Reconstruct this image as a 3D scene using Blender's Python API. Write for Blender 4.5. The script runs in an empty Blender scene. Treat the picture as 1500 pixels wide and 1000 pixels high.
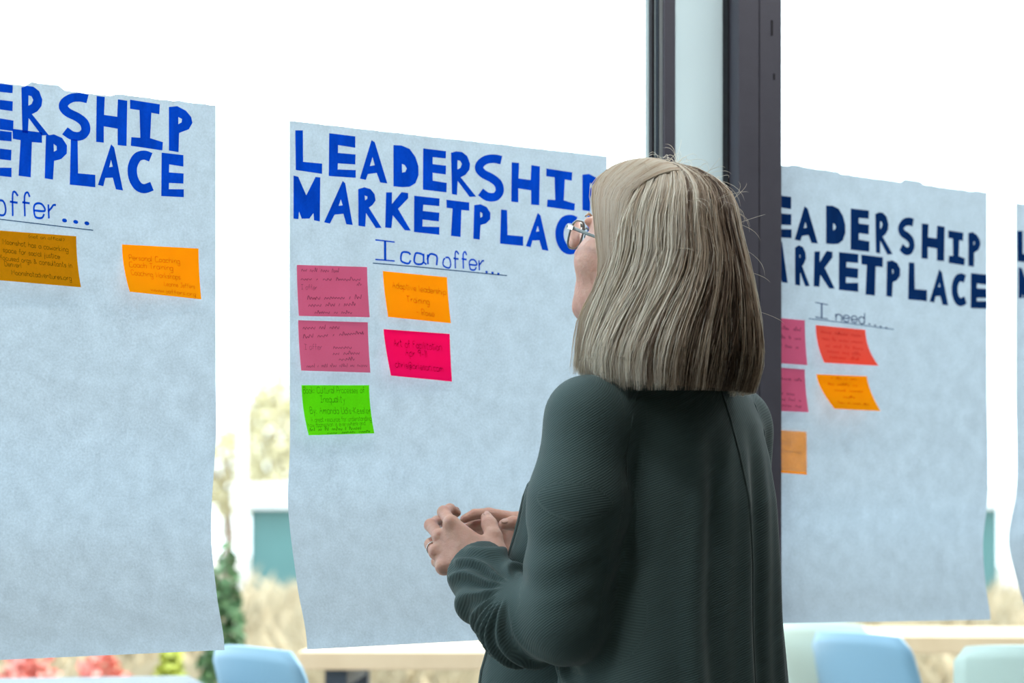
import bpy, bmesh, math, random
import numpy as np
from mathutils import Vector, Matrix
from mathutils.bvhtree import BVHTree
from mathutils.geometry import tessellate_polygon

random.seed(7)
rng = np.random.default_rng(11)
SC = bpy.context.scene
COL = SC.collection

# ------------------------------------------------------------------ camera
FPX = 3540.0            # focal length in pixels of the 1500 px wide frame (about 85 mm)
CAMZ = 1.10
HORIZON = 780.0
cam_d = bpy.data.cameras.new('camera')
cam_d.sensor_width = 36.0
cam_d.lens = FPX / 1500.0 * 36.0
cam_d.shift_y = (HORIZON - 500.0) / 1500.0
cam_d.clip_start = 0.05
cam_d.clip_end = 400
cam_d.dof.use_dof = True
cam_d.dof.focus_distance = 3.78
cam_d.dof.aperture_fstop = 4.0
cam = bpy.data.objects.new('camera', cam_d)
cam.location = (0, 0, CAMZ)
cam.rotation_euler = (math.pi / 2, 0, 0)
COL.objects.link(cam)
SC.camera = cam

# ------------------------------------------------------------------ sky, sun, exposure
world = bpy.data.worlds.new('sky')
SC.world = world
world.use_nodes = True
bg = world.node_tree.nodes['Background']
bg.inputs['Color'].default_value = (0.80, 0.93, 1.0, 1)
bg.inputs['Strength'].default_value = 4.3
sun_d = bpy.data.lights.new('sun', 'SUN')
sun_d.energy = 6.0
sun_d.angle = math.radians(1.0)
sun_d.color = (1.0, 0.93, 0.82)
sun = bpy.data.objects.new('sun', sun_d)
sun.location = (0, 0, 12)
COL.objects.link(sun)
SC.view_settings.view_transform = 'Standard'
SC.view_settings.look = 'None'
SC.view_settings.gamma = 1.0
SC.view_settings.use_curve_mapping = False
SC.view_settings.exposure = 0.0

# ------------------------------------------------------------------ frames of reference
WANG = math.radians(37.3)
O2 = np.array([-0.361, 3.92])
S2 = np.array([math.cos(WANG), math.sin(WANG)])      # along the window wall, to the right
N2 = np.array([math.sin(WANG), -math.cos(WANG)])     # from the glass into the room
# sunlight runs along the facade and slightly away from it, so none enters the room
_sd = Vector((-S2[0] * 0.93 - N2[0] * 0.36, -S2[1] * 0.93 - N2[1] * 0.36, -1.0)).normalized()
sun.rotation_euler = _sd.to_track_quat('-Z', 'Y').to_euler()

def W(s, n, z):
    p = O2 + s * S2 + n * N2
    return (float(p[0]), float(p[1]), float(z))

def P(px, py, Y):
    return np.array([(px - 750.0) / FPX * Y, Y, CAMZ + (HORIZON - py) / FPX * Y])

def wall_s(px, n=0.0):
    k = (px - 750.0) / FPX
    o = O2 + n * N2
    return (k * o[1] - o[0]) / (S2[0] - k * S2[1])

def wall_sz(px, py, n=0.0):
    s = wall_s(px, n)
    Y = O2[1] + s * S2[1] + n * N2[1]
    return s, CAMZ + (HORIZON - py) / FPX * Y

# ------------------------------------------------------------------ materials
def new_mat(name):
    m = bpy.data.materials.new(name)
    m.use_nodes = True
    nt = m.node_tree
    nt.nodes.clear()
    out = nt.nodes.new('ShaderNodeOutputMaterial')
    return m, nt, out

def nd(nt, typ, **kw):
    n = nt.nodes.new(typ)
    for k, v in kw.items():
        if k.startswith('_'):
            setattr(n, k[1:], v)
        else:
            n.inputs[k.replace('__', ' ')].default_value = v
    return n

def c4(c):
    return (c[0], c[1], c[2], 1.0)

def principled(name, col, rough=0.6, metal=0.0, noise=None, bump=None, spec=0.5, sss=0.0, sheen=0.0, col2=None, coord='Object'):
    m, nt, out = new_mat(name)
    b = nt.nodes.new('ShaderNodeBsdfPrincipled')
    b.inputs['Roughness'].default_value = rough
    b.inputs['Metallic'].default_value = metal
    b.inputs['Specular IOR Level'].default_value = spec
    if sss:
        b.inputs['Subsurface Weight'].default_value = sss
        b.inputs['Subsurface Radius'].default_value = (0.012, 0.004, 0.002)
        b.inputs['Subsurface Scale'].default_value = 1.0
    if sheen:
        b.inputs['Sheen Weight'].default_value = sheen
        b.inputs['Sheen Roughness'].default_value = 0.5
    tc = nt.nodes.new('ShaderNodeTexCoord')
    nz = nd(nt, 'ShaderNodeTexNoise', Scale=(noise or 8.0), Detail=4.0)
    nt.links.new(tc.outputs[coord], nz.inputs['Vector'])
    mx = nt.nodes.new('ShaderNodeMix')
    mx.data_type = 'RGBA'
    c2 = col2 or tuple(x * 0.82 for x in col)
    mx.inputs[6].default_value = c4(col)
    mx.inputs[7].default_value = c4(c2)
    nt.links.new(nz.outputs['Fac'], mx.inputs[0])
    nt.links.new(mx.outputs[2], b.inputs['Base Color'])
    if bump:
        nb = nd(nt, 'ShaderNodeTexNoise', Scale=bump[0], Detail=3.0)
        nt.links.new(tc.outputs[coord], nb.inputs['Vector'])
        bp = nd(nt, 'ShaderNodeBump', Strength=bump[1], Distance=bump[2])
        nt.links.new(nb.outputs['Fac'], bp.inputs['Height'])
        nt.links.new(bp.outputs['Normal'], b.inputs['Normal'])
    nt.links.new(b.outputs[0], out.inputs[0])
    return m

def sheet_mat(name, trans, refl, mottling=0.25, scale=420.0, thick=0.5):
    """thin translucent sheet (paper): light comes through it as well as off it, with a fibre cloud"""
    m, nt, out = new_mat(name)
    tc = nt.nodes.new('ShaderNodeTexCoord')
    n1 = nd(nt, 'ShaderNodeTexNoise', Scale=scale, Detail=3.0, Roughness=0.65)
    n2 = nd(nt, 'ShaderNodeTexNoise', Scale=scale * 0.12, Detail=3.0)
    for n in (n1, n2):
        nt.links.new(tc.outputs['Object'], n.inputs['Vector'])
    ad = nt.nodes.new('ShaderNodeMath'); ad.operation = 'MULTIPLY_ADD'
    ad.inputs[1].default_value = 0.35
    nt.links.new(n2.outputs['Fac'], ad.inputs[0])
    ml = nt.nodes.new('ShaderNodeMath'); ml.operation = 'MULTIPLY'; ml.inputs[1].default_value = 0.65
    nt.links.new(n1.outputs['Fac'], ml.inputs[0])
    nt.links.new(ml.outputs[0], ad.inputs[2])
    mr = nt.nodes.new('ShaderNodeMapRange')
    mr.inputs[1].default_value = 0.3; mr.inputs[2].default_value = 0.7
    mr.inputs[3].default_value = 1.0 - mottling; mr.inputs[4].default_value = 1.0 + mottling
    nt.links.new(ad.outputs[0], mr.inputs[0])
    vm = nt.nodes.new('ShaderNodeVectorMath'); vm.operation = 'SCALE'
    vm.inputs[0].default_value = trans
    nt.links.new(mr.outputs[0], vm.inputs['Scale'])
    tr = nt.nodes.new('ShaderNodeBsdfTranslucent')
    nt.links.new(vm.outputs[0], tr.inputs['Color'])
    df = nd(nt, 'ShaderNodeBsdfDiffuse', Color=c4(refl))
    mx = nt.nodes.new('ShaderNodeMixShader'); mx.inputs[0].default_value = thick
    nt.links.new(df.outputs[0], mx.inputs[1]); nt.links.new(tr.outputs[0], mx.inputs[2])
    nt.links.new(mx.outputs[0], out.inputs[0])
    return m

def ink_mat(name, tint, streak=0.35, body=0.06, scale=60.0):
    """marker ink: a thin stain that filters what lies under it"""
    m, nt, out = new_mat(name)
    tc = nt.nodes.new('ShaderNodeTexCoord')
    mp = nt.nodes.new('ShaderNodeMapping'); mp.inputs['Scale'].default_value = (1, 1, 0.25)
    mp.inputs['Rotation'].default_value = (0.3, 0.5, 0.2)
    nt.links.new(tc.outputs['Object'], mp.inputs[0])
    nz = nd(nt, 'ShaderNodeTexNoise', Scale=scale, Detail=4.0)
    nt.links.new(mp.outputs[0], nz.inputs['Vector'])
    mx = nt.nodes.new('ShaderNodeMix'); mx.data_type = 'RGBA'
    mx.inputs[6].default_value = c4(tuple(x * (1 - streak) for x in tint))
    mx.inputs[7].default_value = c4(tuple(min(1, x * (1 + streak)) for x in tint))
    nt.links.new(nz.outputs['Fac'], mx.inputs[0])
    tp = nt.nodes.new('ShaderNodeBsdfTransparent')
    nt.links.new(mx.outputs[2], tp.inputs['Color'])
    df = nd(nt, 'ShaderNodeBsdfDiffuse', Color=c4(tuple(x * 0.5 for x in tint)))
    ms = nt.nodes.new('ShaderNodeMixShader'); ms.inputs[0].default_value = body
    nt.links.new(tp.outputs[0], ms.inputs[1]); nt.links.new(df.outputs[0], ms.inputs[2])
    nt.links.new(ms.outputs[0], out.inputs[0])
    return m

def glass_mat(name, tint=(0.97, 0.985, 0.98)):
    m, nt, out = new_mat(name)
    tp = nd(nt, 'ShaderNodeBsdfTransparent', Color=c4(tint))
    gl = nd(nt, 'ShaderNodeBsdfGlossy', Color=(1, 1, 1, 1), Roughness=0.02)
    fr = nd(nt, 'ShaderNodeFresnel', IOR=1.35)
    # faint dust on the pane keeps the mix procedural
    ms = nt.nodes.new('ShaderNodeMixShader')
    nt.links.new(fr.outputs[0], ms.inputs[0])
    nt.links.new(tp.outputs[0], ms.inputs[1]); nt.links.new(gl.outputs[0], ms.inputs[2])
    nt.links.new(ms.outputs[0], out.inputs[0])
    return m

M = {}
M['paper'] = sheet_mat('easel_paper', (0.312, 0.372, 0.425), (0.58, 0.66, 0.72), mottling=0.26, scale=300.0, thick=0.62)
M['ink_blue'] = ink_mat('blue_marker_ink', (0.006, 0.105, 0.72))
M['ink_navy'] = ink_mat('navy_marker_ink', (0.010, 0.045, 0.16))
M['ink_line'] = ink_mat('thin_pen_line', (0.03, 0.10, 0.22))
M['ink_pen'] = ink_mat('black_pen_ink', (0.06, 0.05, 0.06))
M['ink_pale'] = ink_mat('faint_pen_ink', (0.36, 0.30, 0.34))
M['ink_mid'] = ink_mat('brown_pen_ink', (0.22, 0.16, 0.12))
M['ink_green'] = ink_mat('green_pen_ink', (0.12, 0.26, 0.14))
# fluorescent note papers: extra glow put into the colour, beyond the light they get
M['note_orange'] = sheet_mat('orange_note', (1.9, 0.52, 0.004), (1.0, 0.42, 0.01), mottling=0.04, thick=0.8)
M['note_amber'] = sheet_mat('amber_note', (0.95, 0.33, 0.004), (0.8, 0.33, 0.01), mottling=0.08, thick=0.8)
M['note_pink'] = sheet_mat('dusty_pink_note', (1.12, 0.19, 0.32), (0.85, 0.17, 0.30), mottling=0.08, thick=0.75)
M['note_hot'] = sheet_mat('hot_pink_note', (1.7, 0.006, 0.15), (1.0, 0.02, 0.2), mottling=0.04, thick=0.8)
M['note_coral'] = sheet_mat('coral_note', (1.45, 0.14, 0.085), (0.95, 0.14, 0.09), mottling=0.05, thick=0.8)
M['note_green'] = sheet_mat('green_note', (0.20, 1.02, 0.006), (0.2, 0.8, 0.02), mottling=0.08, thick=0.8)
M['glass'] = glass_mat('window_glass')
M['bronze'] = principled('dark_bronze_aluminium', (0.112, 0.116, 0.155), 0.45, 0.0, noise=30, bump=(300, 0.05, 0.001))
M['gasket'] = principled('black_gasket', (0.012, 0.012, 0.02), 0.6, noise=20)
M['alu'] = principled('bright_aluminium', (0.75, 0.78, 0.80), 0.25, 0.8, noise=40)
M['alu_dark'] = principled('slate_aluminium', (0.10, 0.13, 0.17), 0.35, 0.6, noise=40)
M['panel'] = sheet_mat('frosted_panel', (0.60, 0.65, 0.655), (0.85, 0.88, 0.9), mottling=0.01, scale=12, thick=0.78)
M['wall'] = principled('room_wall_paint', (0.36, 0.335, 0.31), 0.8, noise=3)
M['ceil'] = principled('ceiling_paint', (0.56, 0.55, 0.54), 0.85, noise=3)
M['floor'] = principled('room_floor', (0.15, 0.135, 0.12), 0.6, noise=5)

# ------------------------------------------------------------------ object helpers
def link(o, parent=None):
    COL.objects.link(o)
    if parent is not None:
        o.parent = parent
    return o

def tag(o, label=None, cat=None, group=None, kind=None):
    if label: o['label'] = label
    if cat: o['category'] = cat
    if group: o['group'] = group
    if kind: o['kind'] = kind
    return o

def empty(name, loc=(0, 0, 0), rz=0.0):
    e = bpy.data.objects.new(name, None)
    e.empty_display_size = 0.1
    e.location = loc
    e.rotation_euler = (0, 0, rz)
    return link(e)

def origin(parent):
    v = Vector((0, 0, 0))
    while parent is not None:
        v = v + parent.location
        parent = parent.parent
    return v

def mesh_obj(name, verts, faces, mat, parent=None, smooth=False, world=True):
    """verts are world coordinates unless world is False; a parent's offset is taken out"""
    me = bpy.data.meshes.new(name)
    off = origin(parent) if (parent is not None and world) else Vector((0, 0, 0))
    v = np.asarray(verts, dtype=float).reshape(-1, 3) - np.array(off)
    me.from_pydata(v.tolist(), [], [tuple(int(i) for i in f) for f in faces])
    if mat is not None:
        me.materials.append(mat)
    if smooth:
        me.polygons.foreach_set('use_smooth', [True] * len(me.polygons))
    me.update()
    o = bpy.data.objects.new(name, me)
    return link(o, parent)

def fast_mesh(name, verts, quads, mat, parent=None, smooth=True):
    me = bpy.data.meshes.new(name)
    off = np.array(origin(parent)) if parent is not None else np.zeros(3)
    v = (np.asarray(verts) - off).astype(np.float32)
    q = np.asarray(quads, dtype=np.int32)
    k = q.shape[1]
    me.vertices.add(len(v)); me.vertices.foreach_set('co', v.ravel())
    me.loops.add(q.size); me.loops.foreach_set('vertex_index', q.ravel())
    me.polygons.add(len(q))
    me.polygons.foreach_set('loop_start', np.arange(0, q.size, k, dtype=np.int32))
    if smooth:
        me.polygons.foreach_set('use_smooth', np.ones(len(q), dtype=bool))
    me.update(calc_edges=True)
    me.validate()
    if mat is not None:
        me.materials.append(mat)
    o = bpy.data.objects.new(name, me)
    return link(o, parent)

class MB:
    """collects shapes into one mesh"""
    def __init__(self):
        self.v = []; self.f = []
    def add(self, vs, fs):
        b = len(self.v)
        self.v += [tuple(map(float, p)) for p in vs]
        self.f += [tuple(i + b for i in f) for f in fs]
        return self
    def box8(self, c):
        return self.add(c, [(0, 3, 2, 1), (4, 5, 6, 7), (0, 1, 5, 4), (1, 2, 6, 5), (2, 3, 7, 6), (3, 0, 4, 7)])
    def wbox(self, s0, s1, n0, n1, z0, z1):
        return self.box8([W(s0, n0, z0), W(s1, n0, z0), W(s1, n1, z0), W(s0, n1, z0),
                          W(s0, n0, z1), W(s1, n0, z1), W(s1, n1, z1), W(s0, n1, z1)])
    def box(self, x0, x1, y0, y1, z0, z1):
        return self.box8([(x0, y0, z0), (x1, y0, z0), (x1, y1, z0), (x0, y1, z0),
                          (x0, y0, z1), (x1, y0, z1), (x1, y1, z1), (x0, y1, z1)])
    def tube(self, pts, r, seg=8, cap=True):
        pts = [Vector(p) for p in pts]
        n = len(pts)
        rs = list(r) if hasattr(r, '__len__') else [r] * n
        vs = []; fs = []
        up = None
        for i, p in enumerate(pts):
            t = (pts[min(i + 1, n - 1)] - pts[max(i - 1, 0)]).normalized()
            if up is None:
                a = Vector((0, 0, 1)) if abs(t.z) < 0.9 else Vector((1, 0, 0))
                up = (a - t * a.dot(t)).normalized()
            else:
                up = (up - t * up.dot(t)).normalized()
            w = t.cross(up)
            for k in range(seg):
                a = 2 * math.pi * k / seg
                vs.append(p + (up * math.cos(a) + w * math.sin(a)) * rs[i])
        for i in range(n - 1):
            for k in range(seg):
                k2 = (k + 1) % seg
                fs.append((i * seg + k, i * seg + k2, (i + 1) * seg + k2, (i + 1) * seg + k))
        if cap:
            fs.append(tuple(range(seg))[::-1]); fs.append(tuple((n - 1) * seg + k for k in range(seg)))
        return self.add(vs, fs)
    def build(self, name, mat, parent=None, smooth=False, world=True):
        return mesh_obj(name, self.v, self.f, mat, parent, smooth, world)

def bevel(o, w=0.003, seg=2):
    m = o.modifiers.new('bevel', 'BEVEL'); m.width = w; m.segments = seg; m.limit_method = 'ANGLE'
    return o

def catmull(pts, sub=4):
    pts = [np.array(p, dtype=float) for p in pts]
    if len(pts) < 3:
        return pts
    out = []
    closed = np.linalg.norm(pts[0] - pts[-1]) < 1e-6
    n = len(pts)
    for i in range(n - 1):
        p0 = pts[i - 1] if i > 0 else (pts[-2] if closed else 2 * pts[0] - pts[1])
        p1 = pts[i]; p2 = pts[i + 1]
        p3 = pts[i + 2] if i + 2 < n else (pts[1] if closed else 2 * pts[-1] - pts[-2])
        for k in range(sub):
            t = k / sub
            out.append(0.5 * ((2 * p1) + (p2 - p0) * t + (2 * p0 - 5 * p1 + 4 * p2 - p3) * t * t + (3 * p1 - p0 - 3 * p2 + p3) * t ** 3))
    out.append(pts[-1])
    return out

# ------------------------------------------------------------------ the room
def struct(name, mb, mat):
    o = mb.build(name, mat)
    o['kind'] = 'structure'
    return o
SA, SB, NB, HC = -6.0, 7.0, 7.0, 3.0
GL = -0.045                                     # the glass lies this far behind the papers
struct('floor', MB().wbox(SA, SB, GL - 0.10, NB, -0.12, 0.0), M['floor'])
struct('ceiling', MB().wbox(SA, SB, GL - 0.10, NB, HC, HC + 0.15), M['ceil'])
struct('wall_left', MB().wbox(SA - 0.12, SA, GL - 0.10, NB, -0.12, HC + 0.15), M['wall'])
struct('wall_right', MB().wbox(SB, SB + 0.12, GL - 0.10, NB, -0.12, HC + 0.15), M['wall'])
struct('wall_back', MB().wbox(SA - 0.12, SB + 0.12, NB, NB + 0.12, -0.12, HC + 0.15), M['wall'])

# window posts, seen from the left: px positions read on the glass line
def ws(px, n): return float(wall_s(px, n))
ZB, ZT = 0.0, HC
post = empty('trim_1', W(ws(1113, 0), GL, 0)); post['kind'] = 'structure'
post['label'] = 'dark bronze window post between the glass panes'
FN = 0.030
def strip(name, p0, p1, n0, n1, mat, parent, z0=ZB, z1=ZT, bv=0.0015):
    o = MB().wbox(ws(p0, n1), ws(p1, n1), n0, n1, z0, z1).build(name, mat, parent)
    return bevel(o, bv, 1)
strip('post_face', 1082.5, 1112.3, GL - 0.05, FN, M['bronze'], post)
strip('post_face', 1113.6, 1145.5, GL - 0.05, FN, M['bronze'], post)
strip('post_core', 1112.3, 1113.6, GL - 0.05, FN - 0.003, M['gasket'], post, bv=0.0)
strip('gasket', 1066, 1078, GL - 0.04, 0.004, M['gasket'], post, bv=0.0)
strip('bead', 1078.2, 1082.2, -0.002, 0.006, M['panel'], post)
for (y0, y1, x) in ((30, 52, 1130.5), (108, 117, 1133.5)):
    s0, za = wall_sz(x - 1, y1, FN); s1, zb = wall_sz(x + 1.2, y0, FN)
    MB().wbox(s0, s1, FN - 0.002, FN + 0.0012, za, zb).build('slot', M['gasket'], post)
jamb = empty('trim_2', W(ws(970, 0), GL, 0)); jamb['kind'] = 'structure'
jamb['label'] = 'narrow dark stepped window frame left of the pale panel'
strip('edge_bead', 946.5, 951.5, -0.024, -0.020, M['panel'], jamb)
strip('frame_step', 951.5, 955, -0.023, -0.018, M['alu_dark'], jamb)
strip('frame_step', 955, 959.5, -0.018, -0.010, M['gasket'], jamb)
strip('edge_bead', 959.7, 962.5, -0.012, -0.008, M['panel'], jamb)
strip('frame_step', 962.5, 967.5, -0.010, -0.004, M['alu_dark'], jamb)
strip('edge_bead', 967.5, 973, -0.006, 0.0, M['panel'], jamb)
strip('frame_face', 973, 990, -0.012, 0.004, M['bronze'], jamb)
pn = MB().wbox(ws(990, -0.01), ws(1066.5, -0.01), -0.012, -0.010, ZB, ZT).build('window_3', M['panel'])
tag(pn, 'pale frosted infill panel between two dark frames', kind='structure')
# other posts further along the wall, outside the photograph
for i, s in enumerate((-1.9, 3.4, 5.6, -4.2)):
    struct('trim_%d' % (i + 3), MB().wbox(s - 0.06, s + 0.06, GL - 0.05, FN, ZB, ZT), M['bronze'])
struct('trim_7', MB().wbox(SA, SB, GL - 0.05, FN, 0.0, 0.10), M['bronze'])
struct('trim_8', MB().wbox(SA, SB, GL - 0.05, FN, HC - 0.10, HC), M['bronze'])
def pane(i, s0, s1):
    o = MB().add([W(s0, GL, 0.1), W(s1, GL, 0.1), W(s1, GL, HC - 0.1), W(s0, GL, HC - 0.1)], [(0, 1, 2, 3)]).build('window_%d' % i, M['glass'])
    o['kind'] = 'structure'
pane(1, -1.84, ws(952, GL)); pane(2, ws(1140, GL), 3.34)
pane(4, -4.14, -1.96); pane(5, SA, -4.26); pane(6, 3.46, 5.54); pane(7, 5.66, SB)

# ceiling fill lamps, unseen above the frame, added to brighten the hair and hands
def emit_mat(name, col, st):
    m, nt, out = new_mat(name)
    e = nd(nt, 'ShaderNodeEmission', Color=c4(col), Strength=st)
    nt.links.new(e.outputs[0], out.inputs[0])
    return m
M['fill_glow'] = emit_mat('fill_diffuser', (1.0, 0.97, 0.93), 3.0)
M['fill_rim'] = principled('fill_rim', (0.75, 0.75, 0.74), 0.4, noise=20)
def fill_lamp(s, n, label):
    x, y, _ = W(s, n, 0)
    root = empty('fill_lamp', (x, y, HC)); tag(root, label, 'lamp', 'added ceiling fill lamps')
    ring = [(x + .11 * math.cos(a), y + .11 * math.sin(a), HC - .008) for a in np.linspace(0, 2 * math.pi, 33)]
    MB().tube(ring, .012, 8, False).build('rim', M['fill_rim'], root, True)
    d = [(x + .10 * math.cos(a), y + .10 * math.sin(a), HC - .006) for a in np.linspace(0, 2 * math.pi, 32, endpoint=False)]
    mesh_obj('diffuser', d, [tuple(range(32))[::-1]], M['fill_glow'], root)
    ld = bpy.data.lights.new('fill_light', 'AREA'); ld.shape = 'DISK'; ld.size = 0.19; ld.energy = FILL_W; ld.color = (1.0, 0.97, 0.93)
    lo = bpy.data.objects.new('fill_light', ld); lo.location = (0, 0, -.03); link(lo, root)
FILL_W = 10.5
cols = ('first', 'second', 'third', 'fourth', 'fifth', 'sixth')
for i, s_ in enumerate((-3.2, -1.8, -0.45, 0.95, 2.4, 3.9)):
    fill_lamp(s_, 0.85, 'added round white fill lamp in the ceiling, %s from the left in the row along the glass' % cols[i])

# ------------------------------------------------------------------ posters and lettering
def lerp_keys(keys, t):
    xs = [k[0] for k in keys]; ys = [k[1] for k in keys]
    return float(np.interp(t, xs, ys))
def smooth_keys(keys, t):
    # Catmull-Rom through the keys
    n = len(keys)
    if t <= keys[0][0]: return keys[0][1]
    if t >= keys[-1][0]: return keys[-1][1]
    for i in range(n - 1):
        if keys[i][0] <= t <= keys[i + 1][0]:
            x0, x1 = keys[i][0], keys[i + 1][0]
            u = (t - x0) / (x1 - x0)
            m0 = 0 if i == 0 else (keys[i + 1][1] - keys[i - 1][1]) / (keys[i + 1][0] - keys[i - 1][0]) * (x1 - x0)
            m1 = 0 if i == n - 2 else (keys[i + 2][1] - keys[i][1]) / (keys[i + 2][0] - keys[i][0]) * (x1 - x0)
            return ((2 * u ** 3 - 3 * u ** 2 + 1) * keys[i][1] + (u ** 3 - 2 * u ** 2 + u) * m0
                    + (-2 * u ** 3 + 3 * u ** 2) * keys[i + 1][1] + (u ** 3 - u ** 2) * m1)

class Poster:
    def __init__(self, s0, s1, z0, z1, hl, hr, keys, label, ragged=False, seed=0):
        self.s0, self.s1, self.z0, self.z1, self.hl, self.hr, self.keys = s0, s1, z0, z1, hl, hr, keys
        self.root = empty('poster', W((s0 + s1) / 2, 0, z0 - hl / 2))
        tag(self.root, label, 'poster', 'hand-lettered flip chart posters on the window')
        r = random.Random(seed)
        NU, NV = 60, 56
        jag = [0.0] * (NU + 1)
        if ragged:
            lv = 0.0
            for i in range(NU + 1):
                if r.random() < 0.14: lv = r.choice([0, 0.002, 0.004, 0.0055, -0.001])
                jag[i] = lv + r.uniform(-0.0007, 0.0007)
        else:
            jag = [r.uniform(-0.0004, 0.0004) for _ in range(NU + 1)]
        vs = []; fs = []
        for j in range(NV + 1):
            for i in range(NU + 1):
                u = i / NU; v = j / NV
                p = Vector(self.at(u, v))
                if j == 0: p.z += jag[i]
                vs.append(p)
        for j in range(NV):
            for i in range(NU):
                a = j * (NU + 1) + i
                fs.append((a, a + NU + 1, a + NU + 2, a + 1))
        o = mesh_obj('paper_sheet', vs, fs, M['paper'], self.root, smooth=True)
    def at(self, u, v, dn=0.0):
        s = self.s0 + (self.s1 - self.s0) * u
        zt = self.z0 + (self.z1 - self.z0) * u
        h = self.hl + (self.hr - self.hl) * u
        d = smooth_keys(self.keys, v) * (0.9 + 0.2 * math.sin(2.1 * u + 1.0))
        return W(s, d + dn, zt - h * v)
    def plane(self, px, py, dn=0.0008):
        """a pixel of the photograph read as a mark on the flat upper part of this sheet"""
        s, z = wall_sz(px, py, 0.0)
        return (s, z)

keysA = [(0, 0), (0.5, 0.0), (0.60, 0.001), (0.78, -0.016), (0.90, 0.004), (1.0, 0.030)]
keysB = [(0, 0), (0.45, 0.0), (0.62, 0.001), (0.73, -0.004), (0.88, 0.022), (1.0, 0.050)]
keysC = [(0, 0), (0.45, 0.0), (0.62, 0.003), (0.72, 0.001), (0.82, -0.012), (0.92, -0.004), (1.0, 0.010)]
keysD = [(0, 0), (0.45, 0.0), (0.68, 0.001), (0.80, -0.018), (0.90, 0.004), (1.0, 0.030)]
sA, zA = wall_sz(316, 160); sA0, zA0 = wall_sz(0, 120)
zAl = zA + (zA0 - zA) / (sA0 - sA) * (-0.66)
postA = Poster(sA - 0.66, sA, zAl, zA, 0.865, 0.857, keysA, 'leftmost white poster, blue block letters, cut off by the frame edge, two orange notes', True, 3)
sB0, zB0 = wall_sz(424, 177); sB1, zB1 = wall_sz(889, 229)
postB = Poster(sB0, sB1, zB0, zB1, 0.855, 0.850, keysB, 'white poster with blue block letters and five notes, in front of the woman', False, 5)
sC1, zC1 = wall_sz(1446, 283); sC0, zC0 = wall_sz(1145, 242)
zCl = zC1 + (zC0 - zC1) / (sC0 - sC1) * (-0.66)
postC = Poster(sC1 - 0.66, sC1, zCl, zC1, 0.868, 0.870, keysC, 'white poster with navy block letters reading I need, right of the window post', True, 8)
sD0, zD0 = wall_sz(1488, 297)
postD = Poster(sD0, sD0 + 0.66, zD0, zD0 - 0.004, 0.87, 0.865, keysD, 'rightmost white poster, only a narrow strip of it in view', False, 9)

# block letters traced from the photograph's middle poster (px in a 3.061x crop at 410,160)
def zc(pts, o=(410, 160), k=3.0612):
    return [(o[0] + x / k, o[1] + y / k) for x, y in pts]
def ribbon(path, w, sub=5):
    c = catmull(path, sub)
    L = []; R = []
    n = len(c)
    for i in range(n):
        t = c[min(i + 1, n - 1)] - c[max(i - 1, 0)]
        t = t / (np.linalg.norm(t) + 1e-9)
        nn = np.array([-t[1], t[0]]) * w / 2
        L.append(tuple(c[i] + nn)); R.append(tuple(c[i] - nn))
    return L + R[::-1]
G = {}
G['L'] = [[(70,97),(100,97),(101,238),(186,246),(186,287),(72,270)]]
G['E'] = [[(222,110),(335,124),(335,170),(258,158),(257,198),(336,205),(335,245),(257,240),(256,272),(337,275),(337,305),(220,297)]]
G['A'] = [[(411,142),(423,150),(478,330),(450,326),(434,283),(392,288),(383,314),(360,309)], [(414,212),(426,252),(401,256)]]
G['D'] = [[(510,163),(545,165),(580,180),(605,215),(618,255),(619,295),(605,330),(580,345),(550,347),(510,343)], [(545,243),(560,250),(569,266),(562,282),(546,286)]]
G['E2'] = [[(643,178),(742,190),(741,218),(682,212),(682,248),(742,255),(741,290),(682,282),(682,322),(745,332),(744,370),(642,358)]]
G['R'] = [[(768,197),(790,191),(815,194),(838,212),(850,245),(847,270),(830,292),(806,304),(876,390),(850,390),(795,318),(791,382),(772,378)], [(794,226),(808,230),(816,246),(809,264),(794,272)]]
G['S'] = [ribbon([(990,228),(960,222),(925,226),(898,245),(893,268),(912,290),(950,310),(978,335),(984,368),(965,392),(930,392),(900,372)], 34)]
G['H'] = [[(1040,240),(1070,243),(1067,312),(1125,320),(1128,253),(1163,258),(1160,428),(1127,425),(1127,362),(1066,352),(1066,415),(1038,412)]]
G['I'] = [[(1195,268),(1308,285),(1306,318),(1275,312),(1270,410),(1320,425),(1318,452),(1198,435),(1200,407),(1235,409),(1232,303),(1195,298)]]
G['P'] = [[(1357,295),(1385,292),(1415,308),(1433,330),(1437,350),(1425,372),(1390,386),(1388,455),(1357,450)], [(1388,328),(1403,336),(1401,350),(1388,357)]]
G['M'] = [[(62,300),(80,305),(117,390),(160,306),(178,308),(176,500),(154,496),(150,462),(130,488),(98,488),(84,455),(80,490),(62,488)]]
G['A2'] = [[(281,325),(290,333),(323,516),(298,513),(285,466),(243,470),(222,510),(200,505)], [(272,402),(282,432),(261,434)]]
G['R2'] = [[(352,360),(378,352),(404,360),(422,382),(426,408),(412,428),(395,440),(452,530),(430,530),(384,462),(380,524),(353,520)], [(378,385),(392,390),(392,402),(380,410)]]
G['K'] = [[(477,375),(500,375),(500,428),(545,374),(572,378),(572,398),(526,446),(583,542),(560,540),(504,472),(497,530),(473,528)]]
G['E3'] = [[(603,390),(713,402),(712,432),(640,425),(638,458),(712,466),(710,500),(637,492),(636,528),(712,530),(712,560),(602,548)]]
G['T'] = [[(747,408),(846,420),(846,452),(811,449),(807,570),(768,565),(775,443),(748,439)]]
G['P2'] = [[(872,432),(898,428),(925,440),(941,465),(940,492),(922,510),(897,517),(893,582),(868,578)], [(896,458),(908,466),(908,482),(897,488)]]
G['L2'] = [[(992,452),(1016,454),(1018,566),(1088,572),(1088,610),(988,600)]]
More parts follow.
